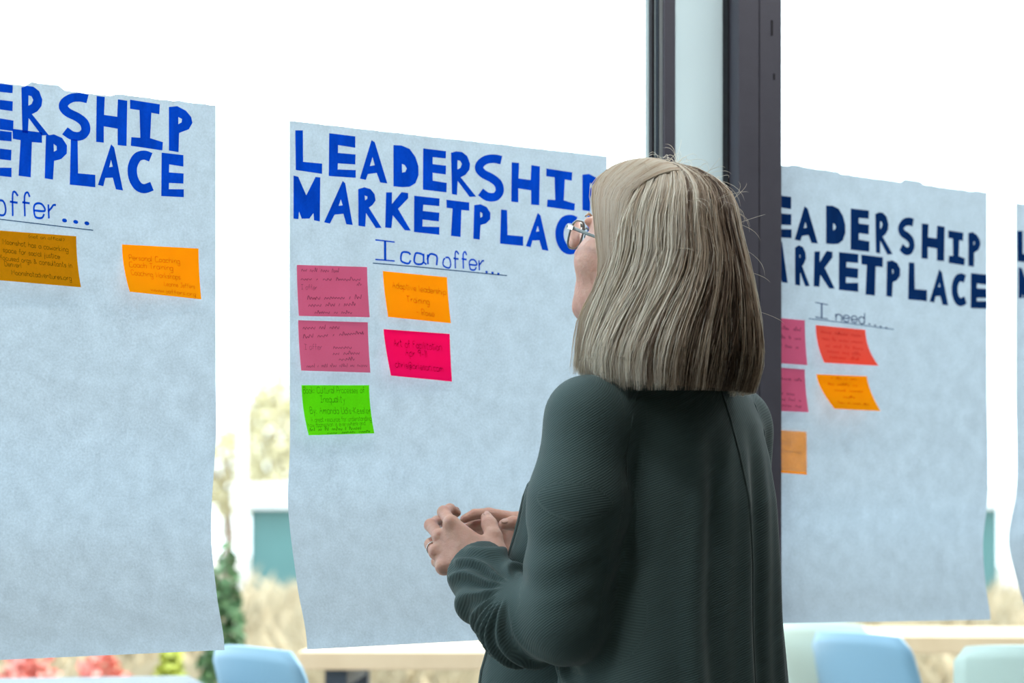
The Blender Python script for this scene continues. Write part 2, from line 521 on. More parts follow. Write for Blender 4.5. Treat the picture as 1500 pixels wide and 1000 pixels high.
G['A3'] = [[(1156,468),(1166,478),(1201,632),(1176,628),(1163,585),(1130,586),(1122,616),(1104,612)], [(1155,520),(1163,548),(1146,550)]]
G['C'] = [ribbon([(1325,500),(1300,492),(1272,502),(1254,540),(1256,585),(1274,620),(1300,632),(1330,622)], 34)]

def letter(poster, loops_sz, mat, seed=0, depth=0.0008, fat=0.0):
    """loops in wall (s, z) coordinates -> one thin inked letter on the sheet"""
    vs2 = []
    loops_sz = fatten(loops_sz, fat)
    for lp in loops_sz: vs2 += list(lp)
    tris = tessellate_polygon([[Vector((p[0], p[1], 0)) for p in lp] for lp in loops_sz])
    vs = [W(p[0], depth, p[1]) for p in vs2]
    fs = []
    for t in tris:
        a, b, c = [np.array(vs2[i]) for i in t]
        cr = (b[0] - a[0]) * (c[1] - a[1]) - (b[1] - a[1]) * (c[0] - a[0])
        fs.append(tuple(t) if cr > 0 else tuple(t)[::-1])
    return mesh_obj('letter', vs, fs, mat, poster.root)

def fatten(loops, d):
    if not d: return loops
    out = []
    for k, lp in enumerate(loops):
        n = len(lp); p = [np.array(q) for q in lp]
        area = sum(p[i][0] * p[(i + 1) % n][1] - p[(i + 1) % n][0] * p[i][1] for i in range(n))
        sg = (1 if area > 0 else -1) * (1 if k == 0 else -0.6)
        r = []
        for i in range(n):
            e1 = p[i] - p[i - 1]; e2 = p[(i + 1) % n] - p[i]
            e1 = e1 / (np.linalg.norm(e1) + 1e-9); e2 = e2 / (np.linalg.norm(e2) + 1e-9)
            nn = np.array([e1[1] + e2[1], -e1[0] - e2[0]]); L = np.linalg.norm(nn)
            if L < 0.3: nn = np.array([e1[1], -e1[0]]); L = 1.0; m = 1.0
            else: m = min(1.6, 2.0 / L)
            r.append(tuple(p[i] + nn / L * d * m * sg))
        out.append(r)
    return out
def to_sz(loop):
    return [wall_sz(x, y) for x, y in loop]
NORM = {}
for k, loops in G.items():
    sz = [to_sz(zc(l)) for l in loops]
    a = np.array(sum(sz, []))
    lo = a.min(0); hi = a.max(0)
    NORM[k] = [[((p[0] - lo[0]) / (hi[0] - lo[0]), (p[1] - lo[1]) / (hi[1] - lo[1])) for p in l] for l in sz]
# middle poster: as traced, plus the tail of each row behind the woman's head
for k in ('L','E','A','D','E2','R','S','H','I','P','M','A2','R2','K','E3','T','P2','L2','A3','C'):
    letter(postB, [to_sz(zc(l)) for l in G[k]], M['ink_blue'], fat=0.0009)
def place(poster, key, x0, x1, y0, y1, mat, crop=None, fat=0.0):
    """a letter set into the rectangle that its left/right and top/bottom pixels mark on the wall"""
    o, k = crop or ((0, 0), 1.0)
    X0, X1 = o[0] + x0 / k, o[0] + x1 / k
    Y0, Y1 = o[1] + y0 / k, o[1] + y1 / k
    sL, zt = wall_sz(X0, Y0); sR, zb = wall_sz(X1, Y1)
    sm, ztm = wall_sz((X0 + X1) / 2, Y0); _, zbm = wall_sz((X0 + X1) / 2, Y1)
    letter(poster, [[(sL + u * (sR - sL), zbm + v * (ztm - zbm)) for u, v in l] for l in NORM[key]], mat, fat=fat)
place(postB, 'E3', 860, 885, 317, 362, M['ink_blue'])
cA = ((0, 100), 2.7776)
for key, a, b, c, d in (('E2',-45,52,65,248),('R',88,195,78,268),('S',240,365,100,292),('H',392,515,122,308),('I',530,660,138,325),('P',688,780,158,340),
                        ('E3',-58,45,255,436),('T',52,168,255,440),('P2',183,270,272,452),('L2',285,385,295,477),('A3',400,497,312,490),('C',520,622,335,505),('E',657,745,350,522),
                        ('L',-600,-480,-10,150),('E',-455,-345,5,170),('A',-330,-215,22,190),('D',-190,-80,40,215),
                        ('M',-600,-480,160,340),('A2',-455,-345,180,360),('R2',-320,-215,200,385),('K',-190,-80,225,410)):
    place(postA, key, a, b, c, d, M['ink_blue'], cA, 0.0008)
cC = ((1130, 230), 2.0408)
for key, a, b, c, d in (('L',-75,-30,100,215),('E',-12,57,118,238),('A',72,135,152,252),('D',165,218,150,258),('E2',238,290,160,277),('R',312,358,170,287),('S',380,425,183,290),('H',450,515,205,305),('I',530,575,225,318),('P',590,622,228,325),
                        ('M',-75,-22,225,335),('A2',-15,45,250,372),('R2',72,110,268,382),('K',128,185,283,388),('E3',203,257,290,397),('T',270,330,298,410),('P2',345,382,312,415),('L2',410,462,320,425),('A3',475,525,340,438),('C',540,580,350,442),('E',597,642,352,450)):
    place(postC, key, a, b, c, d, M['ink_navy'], cC, 0.0022)
rowD = [('L','E','A','D','E2','R','S','H','I','P'), ('M','A2','R2','K','E3','T','P2','L2','A3','C','E')]
for r_i, ks in enumerate(rowD):
    for i, key in enumerate(ks):
        x0 = 736 + 4 * r_i + i * (61 if r_i == 0 else 55); y0 = (225, 333)[r_i] + i * 8.4
        place(postD, key, x0, x0 + (47 if r_i == 0 else 43), y0, y0 + 88, M['ink_navy'], cC, 0.0022)

# ---- single-stroke handwriting: digits are x, then y (hex; baseline 3, x-height 7, cap a)
HW = {
'a':(4,'46 37 17 06 04 13 33 44|47 44 53'),'b':(4,'0a 03|06 17 37 46 44 33 13 04'),'c':(4,'46 37 17 06 04 13 33 44'),'d':(4,'4a 43|46 37 17 06 04 13 33 44'),
'e':(4,'05 45 46 37 17 06 04 13 33 44'),'f':(3,'39 2a 19 13|07 37'),'g':(4,'46 37 17 06 04 13 33 44|47 41 30 10 01'),'h':(4,'0a 03|05 17 37 46 43'),
'i':(1,'07 03|09 08'),'j':(2,'17 11 00|19 18'),'k':(4,'0a 03|37 05 43'),'l':(1,'0a 03'),'m':(6,'07 03|05 17 27 36 33|35 47 57 66 63'),'n':(4,'07 03|05 17 37 46 43'),
'o':(4,'17 06 04 13 33 44 46 37 17'),'p':(4,'07 00|06 17 37 46 44 33 13 04'),'q':(4,'47 40|46 37 17 06 04 13 33 44'),'r':(3,'07 03|05 16 27 37'),
's':(3,'36 27 17 06 15 25 34 23 13 04'),'t':(3,'1a 14 23 33|08 38'),'u':(4,'07 04 13 33 44|47 43'),'v':(4,'07 23 47'),'w':(6,'07 13 36 53 67'),
'x':(4,'07 43|03 47'),'y':(4,'07 24|47 10'),'z':(4,'07 47 03 43'),
'A':(5,'03 2a 53|16 46'),'B':(4,'03 0a 3a 49 37 07|37 46 44 33 03'),'C':(5,'59 4a 1a 08 05 13 43 54'),'D':(5,'03 0a 3a 58 55 33 03'),'E':(4,'4a 0a 03 43|07 37'),
'F':(4,'4a 0a 03|07 37'),'I':(4,'0a 4a|2a 23|03 43'),'J':(4,'1a 5a|3a 34 23 04'),'K':(4,'0a 03|4a 06 43'),'L':(4,'0a 03 43'),'M':(6,'03 0a 36 6a 63'),
'P':(4,'03 0a 3a 49 47 36 06'),'R':(4,'03 0a 3a 49 47 36 06|26 43'),'T':(5,'0a 5a|2a 23'),'U':(5,'0a 04 13 43 54 5a'),'W':(6,'0a 13 37 53 6a'),
'1':(1,'09 1a 13'),'9':(4,'48 37 17 08 09 1a 3a 48 33'),'-':(3,'06 36'),'.':(1,'03 13 04'),'!':(1,'0a 05|03 04'),':':(1,'04 03|07 06'),
"'":(1,'0a 08'),'&':(5,'53 19 3a 08? 44'.replace('?','')),'@':(6,'47 26 24 43 47 53 65 68 4a 18 05 12 42'),'(':(2,'2a 08 05 22'),')':(2,'0a 28 25 02'),
'/':(3,'03 3a'),'?':(3,'08 1a 39 37 15|13 14'),',':(1,'14 02'),
}
HW['&'] = (5, '53 18 29 38 04 13 23 45')

def write_strokes(text, jit, r):
    """-> strokes as lists of (x, y) with x-height 4, and the total advance"""
    x = 0.0; out = []
    if text.startswith('~'):
        # writing too blurred to read in the photograph: joined-up wavy strokes, one run per word
        for n in text[1:].split():
            pts = []
            for k in range(int(n)):
                pts += [(x, r.uniform(-0.3, 0.6)), (x + 0.9, r.uniform(2.8, 4.2) if r.random() > 0.2 else r.uniform(5.5, 7))]
                x += r.uniform(1.9, 2.9)
            out.append(('a', pts)); x += 2.5
        return out, max(x - 2.5, 1)
    for ch in text:
        if ch == ' ':
            x += 4.0; continue
        w, st = HW[ch]
        for k in st.split('|'):
            pts = [(x + int(q[0]) + r.uniform(-jit, jit), int(q[1], 16) - 3 + r.uniform(-jit, jit)) for q in k.split()]
            out.append((ch, pts))
        x += w + 1.6
    return out, max(x - 1.6, 1)

def stroke_mesh(strokes, width, mapper):
    mb = MB()
    for ch, pts in strokes:
        if ch == '.':
            m_ = np.mean(np.array(pts), axis=0); r_d = max(.35, width * .8)
            mb.add([mapper(m_ + r_d * np.array([math.cos(a), 1.15 * math.sin(a)])) for a in np.linspace(0, 2 * math.pi, 10, endpoint=False)], [tuple(range(10))])
            continue
        c = catmull(pts, 3) if (len(pts) > 3 and ch.islower()) or ch in '@&9CDPRBJ()?' else [np.array(p) for p in pts]
        n = len(c)
        if n < 2: continue
        vs = []
        for i in range(n):
            t = c[min(i + 1, n - 1)] - c[max(i - 1, 0)]
            t = t / (np.linalg.norm(t) + 1e-9)
            nn = np.array([-t[1], t[0]]) * width / 2
            vs.append(mapper(c[i] + nn)); vs.append(mapper(c[i] - nn))
        mb.add(vs, [(2 * i, 2 * i + 1, 2 * i + 3, 2 * i + 2) for i in range(n - 1)])
    return mb

def hand_line(poster, text, start, end, xh_px, mat, name, width=0.55, jit=0.25, seed=1):
    """thin handwriting on a sheet between two baseline pixels"""
    r = random.Random(seed)
    st, adv = write_strokes(text, jit, r)
    s0, z0 = wall_sz(*start); s1, z1 = wall_sz(*end)
    _, zt = wall_sz(start[0], start[1] - xh_px)
    kx = (s1 - s0) / adv; kz = (zt - z0) / 4.0; sl = (z1 - z0) / (s1 - s0)
    mp = lambda p: W(s0 + p[0] * kx, 0.0010, z0 + p[1] * kz + p[0] * kx * sl)
    return stroke_mesh(st, width, mp).build(name, mat, poster.root)
def rule_line(poster, a, b, w_px, mat):
    s0, z0 = wall_sz(*a); s1, z1 = wall_sz(*b); _, zt = wall_sz(a[0], a[1] - w_px)
    h = zt - z0
    q = [(s0, z0), ((s0 * 2 + s1) / 3, (z0 * 2 + z1) / 3 + h * 0.4), (s1, z1)]
    vs = []
    for s, z in q: vs += [W(s, 0.0011, z), W(s, 0.0011, z + h)]
    mesh_obj('underline', vs, [(0, 2, 3, 1), (2, 4, 5, 3)], mat, poster.root)

def zp(x, y): return (410 + x / 3.0612, 160 + y / 3.0612)
hand_line(postB, 'I', zp(428, 672), zp(512, 680), 16.0, M['ink_blue'], 'subtitle_word', 0.50, 0.1)
hand_line(postB, 'can', zp(543, 686), zp(702, 700), 15.5, M['ink_blue'], 'subtitle_word', 0.75, 0.2)
hand_line(postB, 'offer', zp(732, 708), zp(915, 722), 14.0, M['ink_blue'], 'subtitle_word', 0.75, 0.2, 4)
hand_line(postB, '...', zp(922, 732), zp(985, 742), 12.0, M['ink_blue'], 'subtitle_dots', 0.7, 0.0)
rule_line(postB, zp(415, 692), zp(1017, 748), 1.5, M['ink_line'])
hand_line(postA, 'I can', (-95, 300), (-18, 312), 20.0, M['ink_blue'], 'subtitle_word', 0.6, 0.2)
hand_line(postA, 'offer', (-8, 314), (82, 320), 20.0, M['ink_blue'], 'subtitle_word', 0.65, 0.2, 4)
hand_line(postA, '...', (92, 324), (131, 329), 17.0, M['ink_blue'], 'subtitle_dots', 0.75, 0.0)
rule_line(postA, (-100, 311), (136, 338), 1.5, M['ink_line'])
hand_line(postC, 'I', (1194, 464), (1212, 467), 12.0, M['ink_navy'], 'subtitle_word', 0.45, 0.1)
hand_line(postC, 'need', (1224, 469), (1266, 474), 9.0, M['ink_navy'], 'subtitle_word', 0.7, 0.2)
hand_line(postC, '....', (1272, 475), (1300, 481), 8.0, M['ink_navy'], 'subtitle_dots', 0.6, 0.0)
rule_line(postC, (1184, 467), (1309, 483), 1.2, M['ink_line'])

# ------------------------------------------------------------------ sticky notes
def note(tl, tr, br, bl, mat, label, lines, ink, width=0.6, curl=2.0, seed=1):
    """lines: (text, u0, u1, v of the baseline, x-height in v, slope)"""
    s0, z0 = wall_sz(*tl); s1, z1 = wall_sz(*tr)
    Yl = O2[1] + s0 * S2[1]; Yr = O2[1] + s1 * S2[1]
    # the foot of the note lifts off into the room; how far is read from its sideways shift
    def lift(px, Y): return max(0.0015, px / (FPX / Y * (N2[0] + 0.12)))
    dl = lift(bl[0] - tl[0], Yl); dr = lift(br[0] - tr[0], Yr)
    hl = (bl[1] - tl[1]) / FPX * Yl; hr = (br[1] - tr[1]) / FPX * Yr
    def at(u, v, dn=0.0):
        d = (dl + (dr - dl) * u) * v ** curl
        return W(s0 + (s1 - s0) * u, 0.0016 + d + dn, z0 + (z1 - z0) * u - (hl + (hr - hl) * u) * v)
    root = empty('sticky_note', at(0.5, 0.5))
    tag(root, label, 'note', 'sticky notes on the posters')
    vs = []; fs = []
    NU, NV = 6, 12
    for j in range(NV + 1):
        for i in range(NU + 1): vs.append(at(i / NU, j / NV))
    for j in range(NV):
        for i in range(NU):
            a = j * (NU + 1) + i
            fs.append((a, a + NU + 1, a + NU + 2, a + 1))
    mesh_obj('note_paper', vs, fs, mat, root, smooth=True)
    r = random.Random(seed)
    for k, (text, u0, u1, vb, xh, sl) in enumerate(lines):
        st, adv = write_strokes(text, 0.35, r)
        kx = (u1 - u0) / adv; kv = xh / 4.0
        mp = lambda p: at(u0 + p[0] * kx, vb - p[1] * kv + sl * p[0] * kx, 0.0009)
        stroke_mesh(st, width, mp).build('handwritten_line', ink, root)

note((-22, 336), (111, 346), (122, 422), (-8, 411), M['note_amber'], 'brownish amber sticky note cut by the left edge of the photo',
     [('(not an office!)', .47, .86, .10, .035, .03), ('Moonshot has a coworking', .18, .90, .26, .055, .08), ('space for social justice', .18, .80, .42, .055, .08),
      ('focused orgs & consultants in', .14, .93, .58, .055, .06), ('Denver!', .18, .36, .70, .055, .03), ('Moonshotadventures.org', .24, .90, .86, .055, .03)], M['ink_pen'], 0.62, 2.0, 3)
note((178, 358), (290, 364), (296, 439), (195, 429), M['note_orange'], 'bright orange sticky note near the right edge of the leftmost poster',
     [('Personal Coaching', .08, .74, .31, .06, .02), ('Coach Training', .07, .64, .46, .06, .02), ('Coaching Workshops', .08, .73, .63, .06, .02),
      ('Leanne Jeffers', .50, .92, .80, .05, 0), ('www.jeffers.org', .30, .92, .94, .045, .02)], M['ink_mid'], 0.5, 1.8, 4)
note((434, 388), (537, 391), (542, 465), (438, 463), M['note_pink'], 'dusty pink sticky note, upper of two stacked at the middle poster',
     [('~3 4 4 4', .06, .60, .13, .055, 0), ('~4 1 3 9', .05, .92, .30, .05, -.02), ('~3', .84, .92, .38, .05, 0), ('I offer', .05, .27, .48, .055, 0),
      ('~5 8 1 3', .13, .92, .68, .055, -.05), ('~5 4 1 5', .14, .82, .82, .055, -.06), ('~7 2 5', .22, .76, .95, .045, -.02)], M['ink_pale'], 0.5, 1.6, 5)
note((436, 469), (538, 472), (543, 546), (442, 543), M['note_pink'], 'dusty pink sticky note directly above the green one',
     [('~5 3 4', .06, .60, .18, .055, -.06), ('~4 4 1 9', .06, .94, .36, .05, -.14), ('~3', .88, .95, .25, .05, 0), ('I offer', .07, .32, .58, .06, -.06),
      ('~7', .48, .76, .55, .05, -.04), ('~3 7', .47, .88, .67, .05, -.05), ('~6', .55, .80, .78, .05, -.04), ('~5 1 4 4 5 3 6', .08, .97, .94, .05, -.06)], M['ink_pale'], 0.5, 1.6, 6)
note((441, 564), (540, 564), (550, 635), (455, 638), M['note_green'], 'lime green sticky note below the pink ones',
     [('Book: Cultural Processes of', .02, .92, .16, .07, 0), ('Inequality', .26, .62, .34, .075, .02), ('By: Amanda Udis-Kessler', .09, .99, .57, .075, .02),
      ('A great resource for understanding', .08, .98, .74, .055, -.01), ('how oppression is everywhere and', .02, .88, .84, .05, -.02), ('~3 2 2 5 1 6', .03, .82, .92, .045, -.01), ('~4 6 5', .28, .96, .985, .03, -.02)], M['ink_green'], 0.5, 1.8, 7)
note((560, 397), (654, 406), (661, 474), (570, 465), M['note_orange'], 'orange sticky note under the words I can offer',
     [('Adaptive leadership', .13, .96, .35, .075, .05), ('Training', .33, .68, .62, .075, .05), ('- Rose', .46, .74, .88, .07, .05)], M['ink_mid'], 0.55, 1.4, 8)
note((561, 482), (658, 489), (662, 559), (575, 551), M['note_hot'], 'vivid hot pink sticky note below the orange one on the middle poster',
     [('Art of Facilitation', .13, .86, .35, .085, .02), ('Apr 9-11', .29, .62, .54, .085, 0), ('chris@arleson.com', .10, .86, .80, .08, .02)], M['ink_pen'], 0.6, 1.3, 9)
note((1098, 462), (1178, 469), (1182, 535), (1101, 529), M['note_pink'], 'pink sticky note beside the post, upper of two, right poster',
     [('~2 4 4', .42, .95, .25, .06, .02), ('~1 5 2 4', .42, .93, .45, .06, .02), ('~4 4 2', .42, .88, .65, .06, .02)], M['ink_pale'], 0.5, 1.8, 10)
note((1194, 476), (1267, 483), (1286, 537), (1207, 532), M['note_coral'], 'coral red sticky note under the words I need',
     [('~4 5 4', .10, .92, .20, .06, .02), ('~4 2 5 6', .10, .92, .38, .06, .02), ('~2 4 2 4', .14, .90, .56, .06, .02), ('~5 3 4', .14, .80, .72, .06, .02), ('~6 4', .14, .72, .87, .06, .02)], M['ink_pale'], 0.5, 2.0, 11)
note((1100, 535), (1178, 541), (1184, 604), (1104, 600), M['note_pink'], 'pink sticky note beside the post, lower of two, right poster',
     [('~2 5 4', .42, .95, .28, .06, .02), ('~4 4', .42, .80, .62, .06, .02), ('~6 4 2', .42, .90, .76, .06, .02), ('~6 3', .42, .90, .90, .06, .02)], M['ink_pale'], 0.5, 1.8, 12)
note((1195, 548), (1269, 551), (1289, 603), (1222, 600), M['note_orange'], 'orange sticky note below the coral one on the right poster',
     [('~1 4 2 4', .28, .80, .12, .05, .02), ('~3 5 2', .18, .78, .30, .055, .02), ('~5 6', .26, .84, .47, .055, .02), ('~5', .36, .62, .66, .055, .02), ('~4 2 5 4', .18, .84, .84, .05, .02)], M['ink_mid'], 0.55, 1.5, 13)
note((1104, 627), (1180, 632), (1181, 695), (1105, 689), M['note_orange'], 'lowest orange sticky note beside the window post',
     [('~4', .52, .72, .32, .06, .02), ('~5 3', .50, .92, .52, .06, .02)], M['ink_mid'], 0.5, 1.8, 14)

# ------------------------------------------------------------------ implicit surfaces for the figure
class Field:
    def __init__(self, lo, hi, h):
        self.lo = np.array(lo, float); self.h = h
        self.n = np.ceil((np.array(hi) - self.lo) / h).astype(int) + 1
        self.d = np.full(self.n, 0.05, np.float32)
    def sub(self, blo, bhi, m=0.035):
        a = np.maximum(np.floor((np.array(blo) - m - self.lo) / self.h).astype(int), 0)
        b = np.minimum(np.ceil((np.array(bhi) + m - self.lo) / self.h).astype(int) + 1, self.n)
        if np.any(b <= a): return None, None
        ax = [self.lo[i] + self.h * np.arange(a[i], b[i]) for i in range(3)]
        X = np.meshgrid(*ax, indexing='ij')
        return tuple(slice(a[i], b[i]) for i in range(3)), X
    def blend(self, sl, d, k, carve=False):
        a = self.d[sl]
        if carve:
            t = np.clip(0.5 - 0.5 * (a + d) / k, 0, 1)
            self.d[sl] = a * (1 - t) + (-d) * t + k * t * (1 - t)
        else:
            t = np.clip(0.5 + 0.5 * (d - a) / k, 0, 1)
            self.d[sl] = d * (1 - t) + a * t - k * t * (1 - t)
    def cone(self, a, b, ra, rb, k=0.006, carve=False):
        a = np.array(a, float); b = np.array(b, float); R = max(ra, rb)
        sl, X = self.sub(np.minimum(a, b) - R, np.maximum(a, b) + R)
        if sl is None: return
        ba = b - a; L2 = max(ba @ ba, 1e-9)
        t = np.clip(((X[0] - a[0]) * ba[0] + (X[1] - a[1]) * ba[1] + (X[2] - a[2]) * ba[2]) / L2, 0, 1)
        d = np.sqrt((X[0] - a[0] - t * ba[0]) ** 2 + (X[1] - a[1] - t * ba[1]) ** 2 + (X[2] - a[2] - t * ba[2]) ** 2) - (ra + (rb - ra) * t)
        self.blend(sl, d, k, carve)
    def chain(self, pts, rs, k=0.006):
        for i in range(len(pts) - 1): self.cone(pts[i], pts[i + 1], rs[i], rs[i + 1], k)
    def ell(self, c, axes, r, k=0.01, carve=False):
        """axes: 3x3 rows of unit vectors, r: radii along them"""
        c = np.array(c, float); axes = np.array(axes, float); r = np.array(r, float)
        R = r.max()
        sl, X = self.sub(c - R, c + R)
        if sl is None: return
        q = [(X[0] - c[0]) * e[0] + (X[1] - c[1]) * e[1] + (X[2] - c[2]) * e[2] for e in axes]
        k0 = np.sqrt(sum((q[i] / r[i]) ** 2 for i in range(3)))
        k1 = np.sqrt(sum((q[i] / r[i] ** 2) ** 2 for i in range(3))) + 1e-9
        self.blend(sl, k0 * (k0 - 1) / k1, k, carve)
    def func(self, fn, blo, bhi, k=0.02):
        sl, X = self.sub(blo, bhi)
        self.blend(sl, fn(*X), k)
    def mesh(self):
        return surface_nets(self.d, self.lo, self.h)

def surface_nets(d, lo, h):
    s = d < 0
    nx, ny, nz = d.shape
    c = np.zeros((nx - 1, ny - 1, nz - 1), np.int8)
    for i in (0, 1):
        for j in (0, 1):
            for k in (0, 1):
                c += s[i:nx - 1 + i, j:ny - 1 + j, k:nz - 1 + k]
    act = (c > 0) & (c < 8)
    idx = np.argwhere(act)
    num = np.full(act.shape, -1, np.int32)
    num[act] = np.arange(len(idx))
    corner = [(i, j, k) for i in (0, 1) for j in (0, 1) for k in (0, 1)]
    val = {q: d[idx[:, 0] + q[0], idx[:, 1] + q[1], idx[:, 2] + q[2]] for q in corner}
    acc = np.zeros((len(idx), 3)); cnt = np.zeros(len(idx))
    for q in corner:
        for ax in range(3):
            if q[ax] == 0:
                p = list(q); p[ax] = 1; p = tuple(p)
                a = val[q]; b = val[p]
                m = (a < 0) != (b < 0)
                t = np.where(m, a / np.where(m, a - b, 1), 0)
                pos = np.tile(np.array(q, float), (len(idx), 1)); pos[:, ax] += t
                acc += pos * m[:, None]; cnt += m
    v = lo + h * (idx + acc / cnt[:, None])
    quads = []
    for ax in range(3):
        a = [slice(None)] * 3; b = [slice(None)] * 3
        a[ax] = slice(0, -1); b[ax] = slice(1, None)
        s0 = s[tuple(a)]; s1 = s[tuple(b)]
        u, w = (ax + 1) % 3, (ax + 2) % 3
        for flip, mask in ((False, s0 & ~s1), (True, ~s0 & s1)):
            e = np.argwhere(mask)
            e = e[(e[:, u] > 0) & (e[:, w] > 0) & (e[:, u] < d.shape[u] - 1) & (e[:, w] < d.shape[w] - 1)]
            def nb(du, dw):
                p = e.copy(); p[:, u] += du; p[:, w] += dw
                return num[p[:, 0], p[:, 1], p[:, 2]]
            q = np.stack([nb(-1, -1), nb(0, -1), nb(0, 0), nb(-1, 0)], 1)
            quads.append(q[:, ::-1] if flip else q)
    q = np.concatenate(quads)
    return v, q[(q >= 0).all(1)]

def vnormals(v, q):
    fn = np.cross(v[q[:, 2]] - v[q[:, 0]], v[q[:, 3]] - v[q[:, 1]])
    n = np.zeros_like(v)
    for i in range(4): np.add.at(n, q[:, i], fn)
    return n / (np.linalg.norm(n, axis=1)[:, None] + 1e-12)

def relax(v, q, it=2, lam=0.5):
    for _ in range(it):
        a = np.zeros_like(v); c = np.zeros(len(v))
        for i in range(4):
            for j in (1, 3):
                np.add.at(a, q[:, i], v[q[:, (i + j) % 4]]); np.add.at(c, q[:, i], 1)
        v = v + lam * (a / c[:, None] - v)
    return v

# ------------------------------------------------------------------ figure: frames
UP = np.array([0, 0, 1.0])
BYAW = math.radians(50)
BF = np.array([-math.sin(BYAW), math.cos(BYAW), 0]); BL = np.array([-math.cos(BYAW), -math.sin(BYAW), 0])
BC = np.array([0.255, 3.75, 0.0])                 # trunk axis on the floor
HYAW = math.radians(55); HT = math.radians(17)
HF0 = np.array([-math.sin(HYAW), math.cos(HYAW), 0]); HL = np.array([-math.cos(HYAW), -math.sin(HYAW), 0])
HF = math.cos(HT) * HF0 + math.sin(HT) * UP
HU = math.cos(HT) * UP - math.sin(HT) * HF0
HS = 1.05
HC0 = P(955, 352, 3.68)
def B(f, l, z): return BC + f * BF + l * BL + z * UP
def Hd(f, l, u): return HC0 + HS * (f * HF + l * HL + u * HU)
def Hw(f, l, u): return HC0 + f * HF0 + l * HL + u * UP      # head place, upright axes (hair hangs)
HAX = np.array([HF, HL, HU])

M['skin'] = principled('skin', (0.68, 0.44, 0.36), 0.5, noise=60, col2=(0.55, 0.31, 0.24), bump=(120, 0.35, 0.004), sss=0.35)
M['nail'] = principled('fingernail', (0.70, 0.45, 0.38), 0.25, noise=40)
M['hair_base'] = principled('hair_underlayer', (0.36, 0.27, 0.19), 0.7, noise=30, col2=(0.46, 0.36, 0.26))
M['trouser'] = principled('dark_trousers', (0.018, 0.019, 0.022), 0.8, noise=60)
M['shoe'] = principled('black_shoes', (0.02, 0.018, 0.016), 0.4, noise=40)
M['seam'] = principled('jacket_seam', (0.068, 0.108, 0.108), 0.85, noise=200)
M['lens'] = glass_mat('spectacle_lens', (0.93, 0.95, 0.96))
M['frame'] = principled('grey_green_spectacle_frame', (0.12, 0.17, 0.18), 0.25, noise=90, col2=(0.25, 0.31, 0.31))
M['steel'] = principled('polished_silver', (0.85, 0.85, 0.83), 0.18, 1.0, noise=30)
M['eye'] = principled('eye_white', (0.8, 0.78, 0.75), 0.2, noise=20)

def jacket_mat():
    m, nt, out = new_mat('teal_grey_ribbed_jersey')
    b = nd(nt, 'ShaderNodeBsdfPrincipled', Roughness=0.82)
    b.inputs['Specular IOR Level'].default_value = 0.25
    b.inputs['Sheen Weight'].default_value = 0.16
    b.inputs['Sheen Roughness'].default_value = 0.4
    tc = nt.nodes.new('ShaderNodeTexCoord')
    rib = nt.nodes.new('ShaderNodeAttribute'); rib.attribute_name = 'rib'
    k1 = nt.nodes.new('ShaderNodeMath'); k1.operation = 'MULTIPLY'; k1.inputs[1].default_value = 2 * math.pi / 0.0034
    nt.links.new(rib.outputs['Fac'], k1.inputs[0])
    k2 = nt.nodes.new('ShaderNodeMath'); k2.operation = 'SINE'
    nt.links.new(k1.outputs[0], k2.inputs[0])
    wv = nt.nodes.new('ShaderNodeMapRange'); wv.inputs[1].default_value = -1.0
    nt.links.new(k2.outputs[0], wv.inputs[0])
    nz = nd(nt, 'ShaderNodeTexNoise', Scale=9.0, Detail=5.0)
    nt.links.new(tc.outputs['Object'], nz.inputs['Vector'])
    mx = nt.nodes.new('ShaderNodeMix'); mx.data_type = 'RGBA'
    mx.inputs[6].default_value = (0.060, 0.108, 0.112, 1); mx.inputs[7].default_value = (0.076, 0.122, 0.122, 1)
    nt.links.new(nz.outputs['Fac'], mx.inputs[0])
    m2 = nt.nodes.new('ShaderNodeMix'); m2.data_type = 'RGBA'; m2.blend_type = 'MULTIPLY'; m2.inputs[0].default_value = 0.22
    nt.links.new(mx.outputs[2], m2.inputs[6]); nt.links.new(wv.outputs[0], m2.inputs[7])
    nt.links.new(m2.outputs[2], b.inputs['Base Color'])
    bp = nd(nt, 'ShaderNodeBump', Strength=0.35, Distance=0.001)
    nt.links.new(wv.outputs[0], bp.inputs['Height'])
    nt.links.new(bp.outputs[0], b.inputs['Normal'])
    nt.links.new(b.outputs[0], out.inputs[0])
    return m
M['jacket'] = jacket_mat()

def scarf_mat():
    m, nt, out = new_mat('black_white_print')
    b = nd(nt, 'ShaderNodeBsdfPrincipled', Roughness=0.7)
    tc = nt.nodes.new('ShaderNodeTexCoord')
    vo = nd(nt, 'ShaderNodeTexVoronoi', Scale=130.0)
    nt.links.new(tc.outputs['Object'], vo.inputs['Vector'])
    cr = nt.nodes.new('ShaderNodeValToRGB')
    cr.color_ramp.interpolation = 'CONSTANT'
    cr.color_ramp.elements[0].color = (0.75, 0.74, 0.70, 1); cr.color_ramp.elements[1].color = (0.015, 0.015, 0.02, 1)
    cr.color_ramp.elements[1].position = 0.42
    nt.links.new(vo.outputs['Distance'], cr.inputs[0]); nt.links.new(cr.outputs[0], b.inputs['Base Color'])
    nt.links.new(b.outputs[0], out.inputs[0])
    return m
M['print'] = scarf_mat()

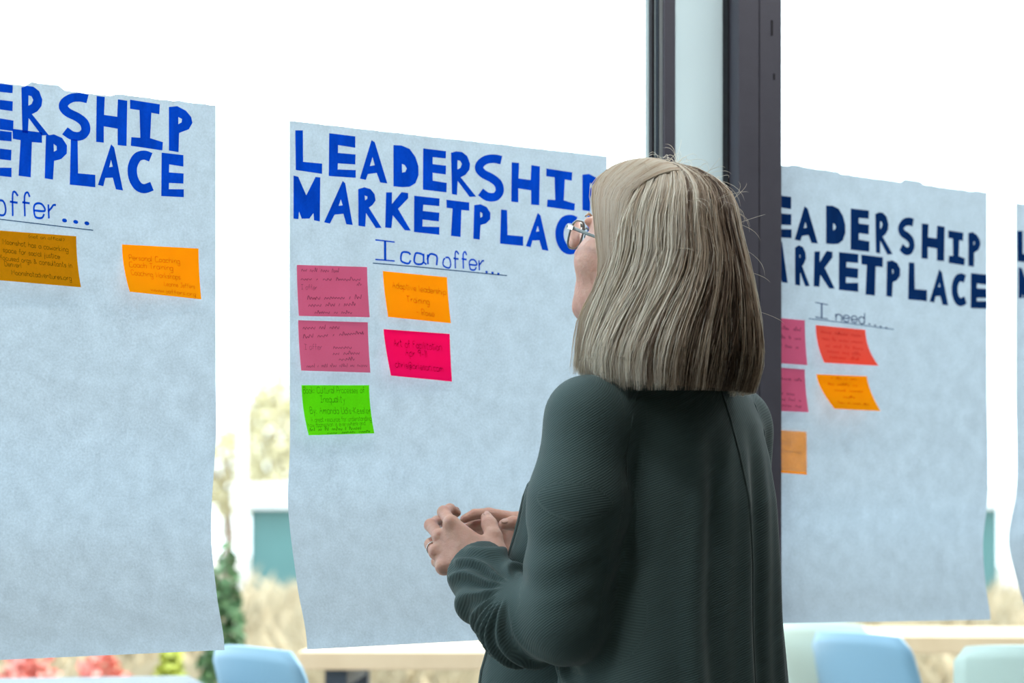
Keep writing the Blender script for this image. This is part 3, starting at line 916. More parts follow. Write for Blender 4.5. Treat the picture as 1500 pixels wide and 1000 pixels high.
def hair_mat():
    m, nt, out = new_mat('blonde_hair')
    at = nt.nodes.new('ShaderNodeAttribute'); at.attribute_name = 'tone'
    cr = nt.nodes.new('ShaderNodeValToRGB')
    e = cr.color_ramp.elements
    e[0].position = 0.0; e[0].color = (0.11, 0.07, 0.048, 1)
    e[1].position = 1.0; e[1].color = (1.0, 0.975, 0.89, 1)
    for p, c in ((0.3, (0.32, 0.225, 0.155, 1)), (0.6, (0.80, 0.69, 0.55, 1))):
        k = e.new(p); k.color = c
    nt.links.new(at.outputs['Fac'], cr.inputs[0])
    b = nd(nt, 'ShaderNodeBsdfPrincipled', Roughness=0.38)
    b.inputs['Specular IOR Level'].default_value = 0.55
    nt.links.new(cr.outputs[0], b.inputs['Base Color'])
    tr = nt.nodes.new('ShaderNodeBsdfTranslucent')
    nt.links.new(cr.outputs[0], tr.inputs['Color'])
    ms = nt.nodes.new('ShaderNodeMixShader'); ms.inputs[0].default_value = 0.45
    nt.links.new(b.outputs[0], ms.inputs[1]); nt.links.new(tr.outputs[0], ms.inputs[2])
    nt.links.new(ms.outputs[0], out.inputs[0])
    return m
M['hair'] = hair_mat()

# key joints
ShL = P(862, 614, 3.60); MidL = P(846, 735, 3.585); ElL = P(826, 908, 3.60); WrL = P(704, 822, 3.775); CuL = P(700, 826, 3.778)
ShR = B(0.015, -0.165, 1.272); ElR = B(0.02, -0.20, 0.965); WrR = P(806, 788, 3.905)

person = empty('person', (float(BC[0]), float(BC[1]), 0.0))
tag(person, 'woman with a blonde bob, glasses and dark teal jacket, hands together, reading the posters', 'person')

# ------------------------------------------------------------------ body (one continuous surface: head, neck, trunk core, arms, hands)
fb = Field((-0.22, 3.40, 0.80), (0.56, 4.05, 1.68), 0.0026)
# head
fb.ell(Hd(0, 0, 0.0), HAX, np.array([.098, .076, .098]) * HS, 0.01)
fb.ell(Hd(.030, 0, -.060), HAX, np.array([.070, .063, .085]) * HS, 0.02)
fb.ell(Hd(.044, 0, -.098), HAX, np.array([.052, .048, .040]) * HS, 0.02)
fb.ell(Hd(.080, 0, -.122), HAX, np.array([.020, .024, .019]) * HS, 0.02)
for sgn in (-1, 1):
    fb.ell(Hd(.062, sgn * .040, -.048), HAX, np.array([.030, .027, .030]) * HS, 0.02)
    fb.ell(Hd(.098, sgn * .031, -.018), HAX, np.array([.012, .016, .012]) * HS, 0.010, carve=True)
    fb.ell(Hd(-.006, sgn * .079, -.030), HAX, np.array([.018, .009, .030]) * HS, 0.006)
    fb.cone(Hd(.094, sgn * .012, .004), Hd(.086, sgn * .045, .004), .008 * HS, .006 * HS, 0.008)
fb.cone(Hd(.096, 0, -.008), Hd(.112, 0, -.048), .008 * HS, .012 * HS, 0.010)
for sgn in (-1, 1): fb.ell(Hd(.104, sgn * .011, -.052), HAX, np.array([.010, .008, .008]) * HS, 0.006)
fb.ell(Hd(.096, 0, -.078), HAX, np.array([.010, .022, .006]) * HS, 0.004)
fb.ell(Hd(.095, 0, -.090), HAX, np.array([.010, .019, .007]) * HS, 0.004)
# neck and trunk core
fb.cone(Hd(-.018, 0, -.07), B(-0.005, 0, 1.335), .055, .058, 0.02)
fb.cone(B(0.0, -.10, 1.29), B(0.0, .10, 1.29), .05, .05, 0.03)
fb.ell(B(0.01, 0, 1.13), np.array([BF, BL, UP]), (.085, .135, .20), 0.03)
fb.ell(B(0.01, 0, .92), np.array([BF, BL, UP]), (.095, .145, .13), 0.04)
# arms
fb.cone(B(0, .13, 1.28), ShL, .045, .045, .02); fb.chain([ShL, ElL, P(762, 882, 3.690), WrL], [.045, .034, .029, .0245], .02)
fb.cone(B(0, -.13, 1.28), ShR, .045, .045, .02); fb.chain([ShR, ElR, WrR], [.045, .036, .0245], .02)
# left hand: back of the hand to the viewer, fingers bending away, thumb on top
LH = {
 'idx': [P(662,768,3.800), P(650,750,3.838), P(659,745,3.862), P(669,751,3.874)],
 'mid': [P(645,787,3.812), P(631,769,3.852), P(640,763,3.877), P(651,766,3.890)],
 'rng': [P(640,810,3.806), P(631,797,3.848), P(641,786,3.870), P(655,784,3.884)],
 'lit': [P(650,832,3.790), P(641,822,3.826), P(650,812,3.846), P(660,808,3.858)],
}
RF = {'idx': (.0105, .0095, .0085, .0072), 'mid': (.0105, .0098, .0088, .0074), 'rng': (.0100, .0092, .0082, .0070), 'lit': (.0092, .0082, .0074, .0064)}
for k, pts in LH.items():
    fb.cone(WrL + (pts[0] - WrL) * 0.12, pts[0], .0175, .0118, 0.012)
for a, b in (('idx', 'mid'), ('mid', 'rng'), ('rng', 'lit')):
    m0 = (LH[a][0] + LH[b][0]) / 2; fb.cone(WrL * 0.5 + m0 * 0.5, WrL * 0.12 + m0 * 0.88, .0145, .0105, 0.012)
for k, pts in LH.items():
    fb.chain(pts, RF[k], 0.0035)
    fb.ell(pts[0] + np.array([-.002, -.004, .003]), np.eye(3), (.0118, .0118, .0118), 0.004)
    fb.ell(pts[1], np.eye(3), (.0105, .0105, .0105), 0.003)
    nrm = np.array([-.35, -.80, .35]); nrm /= np.linalg.norm(nrm)
    fb.cone(WrL + (pts[0] - WrL) * .25 + nrm * .0135, pts[0] + nrm * .0095, .0028, .0034, 0.004)      # tendons
TH = [P(728,812,3.782), P(723,786,3.797), P(717,768,3.815), P(713,758,3.832)]
fb.cone(WrL, TH[0], .020, .017, .012); fb.chain(TH, (.0165, .0135, .0122, .0096), 0.005)
fb.cone(TH[0], LH['idx'][0], .012, .009, 0.012)
# right hand behind it: fingers pointing left under the left hand, thumb above
RH = {
 'idx': [P(760,760,3.890), P(716,752,3.893), P(695,753,3.893), P(680,760,3.890)],
 'mid': [P(757,774,3.898), P(714,767,3.906), P(693,769,3.908), P(679,775,3.908)],
 'rng': [P(757,788,3.903), P(716,781,3.909), P(698,783,3.911), P(686,788,3.911)],
 'lit': [P(762,808,3.905), P(727,804,3.914), P(711,805,3.916), P(701,808,3.916)],
}
for k, pts in RH.items():
    fb.cone(WrR + (pts[0] - WrR) * 0.12, pts[0], .0175, .0125, 0.012)
    fb.chain(pts, RF[k], 0.003)
for a, b in (('idx', 'mid'), ('mid', 'rng'), ('rng', 'lit')):
    m0 = (RH[a][0] + RH[b][0]) / 2; fb.cone(WrR * .5 + m0 * .5, m0, .015, .0115, 0.012)
TR = [P(792,784,3.885), P(772,773,3.868), P(752,766,3.862), P(738,768,3.860)]
fb.cone(WrR, TR[0], .020, .016, .012); fb.chain(TR, (.0155, .0125, .0112, .0090), 0.004)
fb.ell(P(744, 797, 3.912), np.eye(3), (.020, .011, .022), 0.008)
fb.ell(P(747, 814, 3.914), np.eye(3), (.022, .012, .018), 0.008)
bv, bq = fb.mesh()
bv = relax(bv, bq, 1, 0.4)
fast_mesh('body', bv, bq, M['skin'], person)
del fb
def blob(name, c, axes, r, mat, parent, nu=16, nv=10):
    vs = []; fs = []
    c = np.array(c); axes = np.array(axes)
    for j in range(nv + 1):
        t = math.pi * j / nv
        for i in range(nu):
            a = 2 * math.pi * i / nu
            q = np.array([math.sin(t) * math.cos(a) * r[0], math.sin(t) * math.sin(a) * r[1], math.cos(t) * r[2]])
            vs.append(c + q @ axes)
    for j in range(nv):
        for i in range(nu):
            fs.append((j * nu + i, (j + 1) * nu + i, (j + 1) * nu + (i + 1) % nu, j * nu + (i + 1) % nu))
    return mesh_obj(name, vs, fs, mat, parent, smooth=True)
for sgn in (-1, 1):
    e = blob('eye', Hd(.080, sgn * .031, -.018), HAX, (.0125, .0125, .0125), M['eye'], person)
    e2 = blob('iris', Hd(.0915, sgn * .031, -.018), HAX, (.0022, .0058, .0058), M['trouser'], e)
    mb = MB().tube([Hd(.098, sgn * .014, .010), Hd(.100, sgn * .028, .014), Hd(.092, sgn * .046, .010)], [.0015, .0024, .0012], 6)
    mb.build('eyebrow', M['hair_base'], person, True)
def nail(a, b, up, r):
    t = (b - a) / np.linalg.norm(b - a); up = np.array(up, float); up = up - t * (up @ t); up /= np.linalg.norm(up)
    w = np.cross(up, t)
    blob('fingernail', b - t * 0.002 + up * r * 0.92, np.array([t, w, up]), (.0068, .0052, .0022), M['nail'], person)
nail(TR[2], TR[3], (-.25, -.75, .6), .0090)
nail(TH[2], TH[3], (-.1, -.3, .9), .0096)
for k in ('idx', 'mid', 'rng', 'lit'):
    nail(LH[k][2], LH[k][3], (.0, .5, .9), RF[k][3])
# ring
a, b = LH['rng'][0], LH['rng'][1]
c = a + (b - a) * .55; t = (b - a) / np.linalg.norm(b - a); u = np.cross(t, UP); u /= np.linalg.norm(u); w = np.cross(t, u)
mb = MB().tube([c + .0108 * (math.cos(q) * u + math.sin(q) * w) for q in np.linspace(0, 2 * math.pi, 25)], 0.0013, 6, False)
o = mb.build('finger_ring', M['steel'], person, True); o['label'] = 'thin silver ring'

# ------------------------------------------------------------------ jacket
BAX = np.array([BF, BL, UP])
TZ = np.array([.68, .80, .95, 1.05, 1.15, 1.22, 1.27, 1.31, 1.335, 1.36, 1.40])
TA = np.array([.232, .215, .192, .182, .180, .178, .170, .140, .105, .080, .072])
TBK = np.array([.160, .150, .142, .138, .128, .114, .100, .086, .076, .068, .062])
TFR = np.array([.165, .160, .155, .152, .145, .130, .112, .092, .080, .068, .062])
def torso_fn(shrink):
    def fn(X, Y, Z):
        x = X - BC[0]; y = Y - BC[1]
        f = x * BF[0] + y * BF[1]; l = x * BL[0] + y * BL[1]
        a = np.interp(Z, TZ, TA) - shrink
        b = np.where(f < 0, np.interp(Z, TZ, TBK), np.interp(Z, TZ, TFR)) - shrink
        q = (np.abs(l / a) ** 2.25 + np.abs(f / b) ** 2.25) ** (1 / 2.25)
        return (q - 1) * np.minimum(a, b) * 0.9
    return fn
def clipped_cone(F, a, b, ra, rb, k, pc, pd):
    """a tapering tube cut off flat at plane (pc, pd)"""
    R = max(ra, rb)
    sl, X = F.sub(np.minimum(a, b) - R, np.maximum(a, b) + R)
    ba = b - a
    t = np.clip(((X[0] - a[0]) * ba[0] + (X[1] - a[1]) * ba[1] + (X[2] - a[2]) * ba[2]) / (ba @ ba), 0, 1)
    d = np.sqrt((X[0] - a[0] - t * ba[0]) ** 2 + (X[1] - a[1] - t * ba[1]) ** 2 + (X[2] - a[2] - t * ba[2]) ** 2) - (ra + (rb - ra) * t)
    pl = (X[0] - pc[0]) * pd[0] + (X[1] - pc[1]) * pd[1] + (X[2] - pc[2]) * pd[2]
    F.blend(sl, np.maximum(d, pl), k)
fj = Field((-0.13, 3.40, 0.70), (0.62, 4.12, 1.42), 0.003)
fj.func(torso_fn(0.0), B(0, 0, .72) - .24, B(0, 0, 1.37) + .24, 0.02)
dL = (CuL - ElL) / np.linalg.norm(CuL - ElL)
cut = dL + 0.25 * UP; cut /= np.linalg.norm(cut)
fj.cone(B(-.005, .085, 1.312), ShL, .040, .062, 0.04)
fj.chain([ShL, MidL, ElL], [.062, .072, .062], 0.02)
FA = P(716, 858, 3.725); FB = P(768, 910, 3.655)                    # slack fabric hangs under the forearm
clipped_cone(fj, FA, CuL + dL * .03, .054, .047, 0.012, CuL, cut)
fj.cone(FA, FB, .054, .061, 0.012); fj.cone(FB, ElL, .061, .064, 0.02)
fj.ell(P(797, 833, 3.620), np.eye(3), (.030, .032, .022), 0.02)
fj.cone(CuL - dL * .03, CuL + dL * .04, .036, .041, 0.003, carve=True)
dR = (WrR - ElR) / np.linalg.norm(WrR - ElR)
CuR = WrR - dR * 0.015
fj.cone(B(-.005, -.085, 1.312), ShR, .040, .060, 0.04)
fj.chain([ShR, ElR], [.060, .060], 0.03)
clipped_cone(fj, ElR, CuR + dR * .03, .060, .045, 0.012, CuR, dR)
fj.cone(CuR - dR * .03, CuR + dR * .04, .034, .039, 0.003, carve=True)
fj.cone(B(.010, 0, 1.312), B(.02, 0, 1.45), .062, .10, 0.010, carve=True)          # neck opening
fj.cone(B(.10, 0, 1.33), B(.175, 0, 1.12), .030, .035, 0.01, carve=True)           # open front
fj.cone(B(.175, 0, 1.12), B(.185, 0, .66), .035, .060, 0.01, carve=True)
jv, jq = fj.mesh()
del fj
jv = relax(jv, jq, 2, 0.5)
jn = vnormals(jv, jq)
# creases fanning out from the crook of the left elbow
C3 = P(798, 864, 3.655)
ef = dL; eu = (ShL - ElL) / np.linalg.norm(ShL - ElL); ed = -(eu - ef * (eu @ ef)); ed /= np.linalg.norm(ed); el = np.cross(ef, ed)
q = jv - C3
x = q @ ef; y = q @ ed; lat = q @ el
th = np.degrees(np.arctan2(y, x)); rad = np.hypot(x, y)
th = th + 110 * lat + 4 * np.sin(55 * rad + 3) + 5 * np.sin(38 * lat + 20 * rad)
tt = np.clip(((jv - ElL) @ ef) / np.linalg.norm(CuL - ElL), -0.3, 1.0)
axis = ElL + tt[:, None] * (CuL - ElL) + (4 * tt * (1 - tt))[:, None] * np.array([0, 0, -.022])
da = np.linalg.norm(jv - axis, axis=1)
def sst(a, b, t):
    u = np.clip((t - a) / (b - a), 0, 1); return u * u * (3 - 2 * u)
mask = sst(.115, .095, da) * sst(-25, 2, th) * sst(150, 112, th) * sst(.014, .045, rad) * sst(.20, .13, rad) * sst(.99, .84, tt)
ph = np.clip(th + 25, 0, 200) / 16.0 + 0.35 * np.sin(th / 13.0)
rid = (0.5 + 0.5 * np.cos(2 * math.pi * ph)) ** 1.6
jv = jv + jn * (mask * (0.0140 * rid - 0.0045))[:, None]
jv = relax(jv, jq, 2, 0.5)
# soft rings near the cuff and slack folds over the elbow side of the upper arm
u2 = np.clip(((jv - ElL) @ eu) / np.linalg.norm(ShL - ElL), 0, 1)
ax2 = ElL + u2[:, None] * (ShL - ElL)
d2 = np.linalg.norm(jv - ax2, axis=1)
m2 = sst(.11, .085, d2) * sst(.02, .12, u2) * sst(.75, .30, u2)
jv = jv + jn * (m2 * 0.0013 * np.sin(u2 * 30 + 9 * lat * 8 + 1.0))[:, None]
# drape folds down the back
fl = (jv - BC) @ BL; ff = (jv - BC) @ BF
m3 = sst(1.30, 1.12, jv[:, 2]) * sst(0.0, -.05, ff) * sst(.17, .13, fl)
wob = fl + 0.03 * np.sin(jv[:, 2] * 5.0)
jv = jv + jn * (m3 * (0.0060 * np.sin(wob * 62 + 1.9) + 0.003 * np.sin(wob * 121 + jv[:, 2] * 4)))[:, None]
# blade hollow between shoulder and spine
jacket = fast_mesh('jacket', jv, jq, M['jacket'], person)
dist_u = np.linalg.norm(jv - MidL - 0 * jv, axis=1)
seg_u = ((jv - ShL) @ (-eu)); seg_f = ((jv - ElL) @ ef)
onarm = (np.minimum(d2, da) < .088) & (fl > .135)
ang = np.arctan2((jv - ax2) @ np.cross(eu, BF), (jv - ax2) @ BF)
angf = np.arctan2((jv - axis) @ el, (jv - axis) @ ed)
fore = da < d2
phi_t = np.arctan2(fl, -ff)
rib_t = jv[:, 2] * 0.92 + phi_t * 0.15 * 0.40
rib_u = seg_u * 0.80 + ang * .07 * 0.60
rib_f = seg_f * 0.80 + angf * .055 * 0.60
ribv = np.where(onarm, np.where(fore & (seg_f > .03), rib_f, rib_u), rib_t)
ra_ = jacket.data.attributes.new('rib', 'FLOAT', 'POINT'); ra_.data.foreach_set('value', ribv.astype(np.float32))
jacket['label'] = 'dark teal grey ribbed jersey jacket'
jbvh = BVHTree.FromPolygons([tuple(p) for p in jv], [tuple(int(i) for i in f) for f in jq])
def cast(o, d):
    h = jbvh.ray_cast(Vector(o), Vector(d))
    return None if h[0] is None else np.array(h[0])
def seam(pts, r=0.0016):
    pts = [p for p in pts if p is not None]
    MB().tube(pts, r, 6).build('seam', M['seam'], jacket, True)
seam([cast(B(-.5, 0.004 * math.sin(z * 9), z), BF) for z in np.linspace(.705, 1.325, 60)], 0.0024)
seam([cast(B(-.5, l, z), BF) for z, l in ((1.318, .150), (1.30, .170), (1.27, .186), (1.22, .196), (1.17, .194), (1.12, .184))], 0.0013)
seam([cast(B(-.5, -l, z), BF) for z, l in ((1.325, .118), (1.30, .128), (1.26, .142), (1.21, .152), (1.16, .155))], 0.0013)
# open left front hanging forward of the arm
def front_panel(side):
    rows = [(1.300, .085, .085, .105, .060), (1.235, .115, .135, .131, .120), (1.17, .125, .158, .165, .158), (1.09, .090, .135, .205, .150), (1.03, .080, .135, .232, .140), (.95, .075, .135, .252, .146), (.88, .075, .14, .262, .155), (.78, .075, .15, .268, .158), (.70, .075, .16, .270, .160)]
    zs = np.linspace(1.30, .70, 34)
    R = np.array(rows)[::-1]
    vs = []; fs = []
    NU = 9
    for z in zs:
        c = [np.interp(z, R[:, 0], R[:, k]) for k in range(1, 5)]
        fi, li, fe, le = c
        for i in range(NU + 1):
            u = i / NU
            f = fi + (fe - fi) * u; l = li + (le - li) * u + 0.020 * math.sin(math.pi * u) + 0.004 * math.sin(z * 40 + u * 5)
            vs.append(B(f, side * l, z))
    for j in range(len(zs) - 1):
        for i in range(NU):
            a = j * (NU + 1) + i
            q = (a, a + 1, a + NU + 2, a + NU + 1)
            fs.append(q if side > 0 else q[::-1])
    o = mesh_obj('front_panel', vs, fs, M['jacket'], jacket, True)
    ra = o.data.attributes.new('rib', 'FLOAT', 'POINT'); ra.data.foreach_set('value', np.array([p[2] * .8 + ((p - BC) @ BF) * .6 for p in vs], np.float32))
    m = o.modifiers.new('solidify', 'SOLIDIFY'); m.thickness = 0.005; m.offset = 0
    edge = [vs[j * (NU + 1) + NU] for j in range(len(zs))]
    MB().tube(edge, 0.0045, 7).build('hem_edge', M['seam'], jacket, True)
front_panel(1); front_panel(-1)
# blouse under it, with a printed collar at the throat
fz = Field((-0.02, 3.50, 0.72), (0.52, 4.00, 1.37), 0.006)
fz.func(torso_fn(0.014), B(0, 0, .74) - .24, B(0, 0, 1.33) + .24, 0.02)
zv, zq = fz.mesh(); del fz
fast_mesh('blouse', zv, zq, M['trouser'], person)
sc = []
for a in np.linspace(0, 2 * math.pi, 41):
    sc.append(B(.030 + .098 * math.cos(a), .082 * math.sin(a), 1.338 - .022 * math.cos(a) + .004 * math.sin(5 * a)))
o = MB().tube(sc, [0.0115 + .002 * math.sin(7 * t) for t in np.linspace(0, 6.28, 41)], 10, False).build('collar', M['print'], person, True)
o['label'] = 'black and white printed collar'

# ------------------------------------------------------------------ trousers and shoes
ft = Field((-0.02, 3.48, 0.02), (0.55, 4.02, 0.99), 0.007)
ft.ell(B(0.0, 0, .86), BAX, (.115, .165, .12), .03)
for sg in (-1, 1):
    ft.chain([B(.0, sg * .085, .84), B(.012, sg * .09, .48), B(-.005, sg * .092, .07)], [.088, .066, .058], .03)
tv, tq = ft.mesh(); del ft
fast_mesh('trousers', relax(tv, tq, 1), tq, M['trouser'], person)
for sg in (-1, 1):
    fs_ = Field(B(.03, sg * .095, 0) - np.array([.2, .2, 0.0]), B(.03, sg * .095, .13) + np.array([.2, .2, 0]), 0.005)
    fs_.ell(B(-.035, sg * .094, .045), BAX, (.055, .038, .055), .02)
    fs_.ell(B(.075, sg * .098, .033), BAX, (.095, .043, .036), .03)
    fs_.cone(B(-.06, sg * .094, .012), B(.15, sg * .1, .012), .030, .034, .006)
    hv, hq = fs_.mesh()
    hv[:, 2] = np.maximum(hv[:, 2], 0.001)
    fast_mesh('shoe', hv, hq, M['shoe'], person)

# ------------------------------------------------------------------ hair: a bob of single strands over an under-layer
_LV = np.array([.118, .108, .090, .065, .035, .005, -.030, -.065, -.100, -.140, -.180, -.212, -.24])   # heights over the head's centre
_B = np.array([.012, .050, .086, .115, .132, .142, .152, .161, .168, .173, .176, .171, .160])        # half depth to the back
_F = np.array([.012, .044, .068, .087, .098, .103, .104, .103, .104, .108, .112, .106, .100])        # to the front
_A = np.array([.012, .040, .068, .089, .100, .106, .112, .119, .126, .132, .137, .131, .124])        # to the side
_uu = np.linspace(-.24, .118, 240)
def _sm(a):
    v = np.interp(_uu, _LV[::-1], a[::-1])
    k = np.hanning(25); k /= k.sum()
    w = np.convolve(np.pad(v, 12, mode='edge'), k, 'valid')
    t = np.clip((_uu - .085) / .02, 0, 1)
    return w * (1 - t) + v * t
SB_, SF_, SA_ = _sm(_B), _sm(_F), _sm(_A)
_ud = np.linspace(-.24, .118, 2000)
TB_, TF_, TAA_ = [np.interp(_ud, _uu, q).tolist() for q in (SB_, SF_, SA_)]
def hair_r(phi, u):
    i_ = (u + .24) / .358 * 1999; i_ = 0 if i_ < 0 else (1999 if i_ > 1999 else int(i_))
    b = TB_[i_]; fr = TF_[i_]; a = TAA_[i_]
    c, s = math.cos(phi), math.sin(phi)
    w = 0.5 - 0.5 * math.tanh(c * 5)
    d = fr * (1 - w) + b * w
    return 1.0 / math.sqrt((c / d) ** 2 + (s / a) ** 2)
def hem(phi):
    # the front of the bob ends a little higher than the back (phi: 0 front, 90 her left, 180 back)
    d = abs(math.degrees(phi)); d = 360 - d if d > 180 else d
    return float(np.interp(d, [50, 75, 110, 150, 180], [-.204, -.212, -.220, -.230, -.231]))
def sm01(t):
    t = min(1.0, max(0.0, t)); return t * t * (3 - 2 * t)
DR_ = np.interp(np.arange(181), [50, 60, 90, 120, 150, 180], [27, 24, 32, 27, 15, 0]).tolist()
def flow(e, u):
    """angle from the face of a strand whose tip is at angle e: locks start further back and sweep forward"""
    k = sm01((u + .21) / .20)
    i_ = min(180, max(0, int(e))); dr = DR_[i_]
    return e + dr * k
def shell_shift(e, u):
    """under-layer: forward over the brow, back behind the cheek, forward again at the hem"""
    if e >= 115: return e
    w = (115 - e) / 61.0
    return e + w * float(np.interp(u, [-.22, -.18, -.12, -.07, -.02, .02, .05, .08, .12], [0, 2, 14, 28, 30, 18, -8, -20, -24]))
PART = -0.018
def hair_pt(phi, u, inset, mode):
    d = math.degrees(phi); sg = 1 if d <= 180 else -1
    e = d if sg > 0 else 360 - d
    e = flow(e, u) if mode else shell_shift(e, u)
    p = math.radians(e) * sg
    r = max(hair_r(p, u) - inset, 0.002)
    w = sm01((u - .0) / .12)        # the crown lies a little to the back and to her right
    return Hw(r * math.cos(p) - .012 * w, r * math.sin(p) + PART * w, u)
def strand_levels(phi, n):
    h = hem(phi)
    return .117 - (.117 - h) * np.linspace(0, 1, n) ** 1.35
# under-layer
nph = 72; levs = 26
vs = []; fs = []
phs = np.linspace(math.radians(54), math.radians(306), nph)
for p in phs:
    for u in strand_levels(p, levs):
        uu = u
        e_ = math.degrees(p); e_ = min(e_, 360 - e_)
        vs.append(hair_pt(p, uu, .020 + .010 * max(0, (115 - e_) / 61), 0))
for i in range(nph - 1):
    for j in range(levs - 1):
        a = i * levs + j
        fs.append((a, a + 1, a + levs + 1, a + levs))
hb = mesh_obj('hair_underlayer', vs, fs, M['hair_base'], person, True)
mod = hb.modifiers.new('solidify', 'SOLIDIFY'); mod.thickness = 0.006; mod.offset = 0

def tone_of(phi, r):
    d = math.degrees(phi)
    # pale at the face and crown side, darker lowlights down the back left, lighter again to the right
    base = float(np.interp(d, [50, 85, 110, 130, 150, 170, 185, 205, 240, 306], [1.0, .99, .92, .66, .36, .26, .38, .66, .86, .9]))
    lock = 0.22 * math.sin(d * 0.55 + 1.3) + 0.13 * math.sin(d * 1.37) + 0.10 * math.sin(d * 3.1 + 2)
    return min(1, max(0, base + lock + r.gauss(0, 0.13)))
hv_, hf_, ht_ = [], [], []
def add_strand(pts, rad, tone, seg=3):
    b0 = len(hv_); n = len(pts)
    pts = np.array(pts)
    T = np.empty_like(pts); T[1:-1] = pts[2:] - pts[:-2]; T[0] = pts[1] - pts[0]; T[-1] = pts[-1] - pts[-2]
    T /= (np.linalg.norm(T, axis=1)[:, None] + 1e-9)
    side = np.cross(pts[n // 2] - HC0, UP); side /= np.linalg.norm(side) + 1e-9      # stays clear of the strand's own course
    U_ = side - T * (T @ side)[:, None]; U_ /= np.linalg.norm(U_, axis=1)[:, None] + 1e-9
    W_ = np.cross(T, U_)
    for i in range(n):
        k = i / (n - 1)
        rr = rad * (1.0 if k < .8 else max(.15, (1 - k) / .2))
        for q in range(seg):
            an = 2 * math.pi * q / seg
            hv_.append(pts[i] + rr * (math.cos(an) * U_[i] + math.sin(an) * W_[i])); ht_.append(tone)
    for i in range(n - 1):
        for q in range(seg):
            q2 = (q + 1) % seg
            hf_.append((b0 + i * seg + q, b0 + i * seg + q2, b0 + (i + 1) * seg + q2, b0 + (i + 1) * seg + q))
rh = random.Random(21)
NST = 7600
CL = 300
clumps = []
for c in range(CL):
    ph = math.radians(62 + 236 * (c + rh.random()) / CL)
    clumps.append((ph, rh.uniform(-.003, .008), rh.uniform(-.006, .012), rh.uniform(0, 6.28), rh.gauss(0, .12), rh.uniform(.5, 1.1)))
for k in range(NST):
    c = rh.choice(clumps)
    ph0 = c[0]; wd = math.radians(2.4) * c[5]
    dphi = rh.gauss(0, wd)
    dep = min(c[1] + abs(rh.gauss(0, .0045)), .013); endj = c[2] + rh.gauss(0, .004)
    amp = rh.uniform(.0005, .0020); fq = rh.uniform(14, 30); pq = c[3] + rh.gauss(0, .4)
    levels = strand_levels(ph0, 16)[rh.choice([0, 0, 0, 1, 2]):]
    pts = []
    for i, u in enumerate(levels):
        uu = u - (endj * max(0, (-u - .02) / .19) if u < 0 else 0)
        spread = dphi * (1.0 + 0.5 * math.sin(i * .5 + c[3]))
        p = hair_pt(ph0 + spread, max(uu, -.236), dep + amp * math.sin(fq * u + pq), 1)
        p = p + HL * (amp * 1.3 * math.sin(fq * u * 1.2 + pq * 2)) + HF0 * (amp * 1.3 * math.cos(fq * u + pq))
        pts.append(p)
    add_strand(pts, rh.uniform(.00045, .00085), min(1, max(0, tone_of(ph0, rh) + c[4])))
# loose hairs standing off the outline
for k in range(170):
    ph = math.radians(rh.uniform(60, 300)); u0 = rh.choice([.115, .09, .05, rh.uniform(-.2, .06)])
    p0 = hair_pt(ph, u0, .004, 1)
    out = (p0 - Hw(0, 0, u0 * .5)); out /= np.linalg.norm(out)
    tan = np.array([rh.gauss(0, 1), rh.gauss(0, 1), rh.gauss(-.4, .8)]); tan /= np.linalg.norm(tan)
    L = rh.uniform(.02, .055); pts = []
    for i in range(7):
        t = i / 6
        pts.append(p0 + tan * L * t + out * (.014 * math.sin(t * 2.4)) + UP * (-.01 * t * t))
    add_strand(pts, .00028, rh.uniform(.75, 1.0))
# untidy strands lying over the rest
for k in range(420):
    ph = math.radians(rh.uniform(66, 294)); lv = strand_levels(ph, 14); a1 = rh.uniform(-.12, .12); ofs = rh.uniform(-.004, .001); w1 = rh.uniform(0, 6.28)
    i0 = rh.randint(0, 5); i1 = rh.randint(9, 14)
    pts = [hair_pt(ph + a1 * math.sin(i * .45 + w1), u, ofs + .002 * math.sin(i * .9 + w1), 1) for i, u in enumerate(lv)][i0:i1]
    add_strand(pts, rh.uniform(.0004, .0007), min(1, max(.3, tone_of(ph, rh) + .06)))
# front hair: from the parting over the brow, back past the temple, then down beside the cheek
for k in range(3000):
    sg = 1 if rh.random() < .70 else -1
    f0 = rh.uniform(-.03, .072); t0 = rh.random(); j = rh.gauss(0, .004)
    fr = (f0 + .03) / .102                       # 0 crown, 1 brow
    top = .112 - .006 * max(0, -f0 / .03) - 5.0 * max(0, f0 - .005) ** 2
    a = Hd(f0, -.015 + .003 * rh.gauss(0, 1), top)
    b = Hd(f0 + .004, sg * .034, top - .003 + .003 * t0)
    e1 = Hd(.012 + .058 * fr - .006 * t0 + j, sg * (.074 + .005 * t0), .064 - .010 * fr)
    e2 = Hd(-.010 + .042 * fr + j, sg * (.096 + .006 * t0), .006)
    e3 = Hw(-.010 + .026 * fr + j, sg * (.110 + .009 * t0), -.062)
    e4 = Hw(.014 + .028 * fr + j * 1.5, sg * (.120 + .009 * t0), -.130)
    e5 = Hw(.030 + .020 * fr + j * 2, sg * (.118 + .010 * t0), -.194 - .016 * rh.random())
    ctl = [a, b, e1, e2, e3, e4, e5]
    add_strand(catmull(ctl, 3), rh.uniform(.00045, .0008), min(1, max(.15, rh.gauss(.93 + .17 * math.sin(f0 * 330 + 1) + .12 * math.sin(f0 * 790), .12))))
hair = fast_mesh('hair', np.array(hv_), np.array(hf_), M['hair'], person)
at = hair.data.attributes.new('tone', 'FLOAT', 'POINT')
at.data.foreach_set('value', np.array(ht_, np.float32))
hair['label'] = 'blonde chin-length bob with darker lowlights'

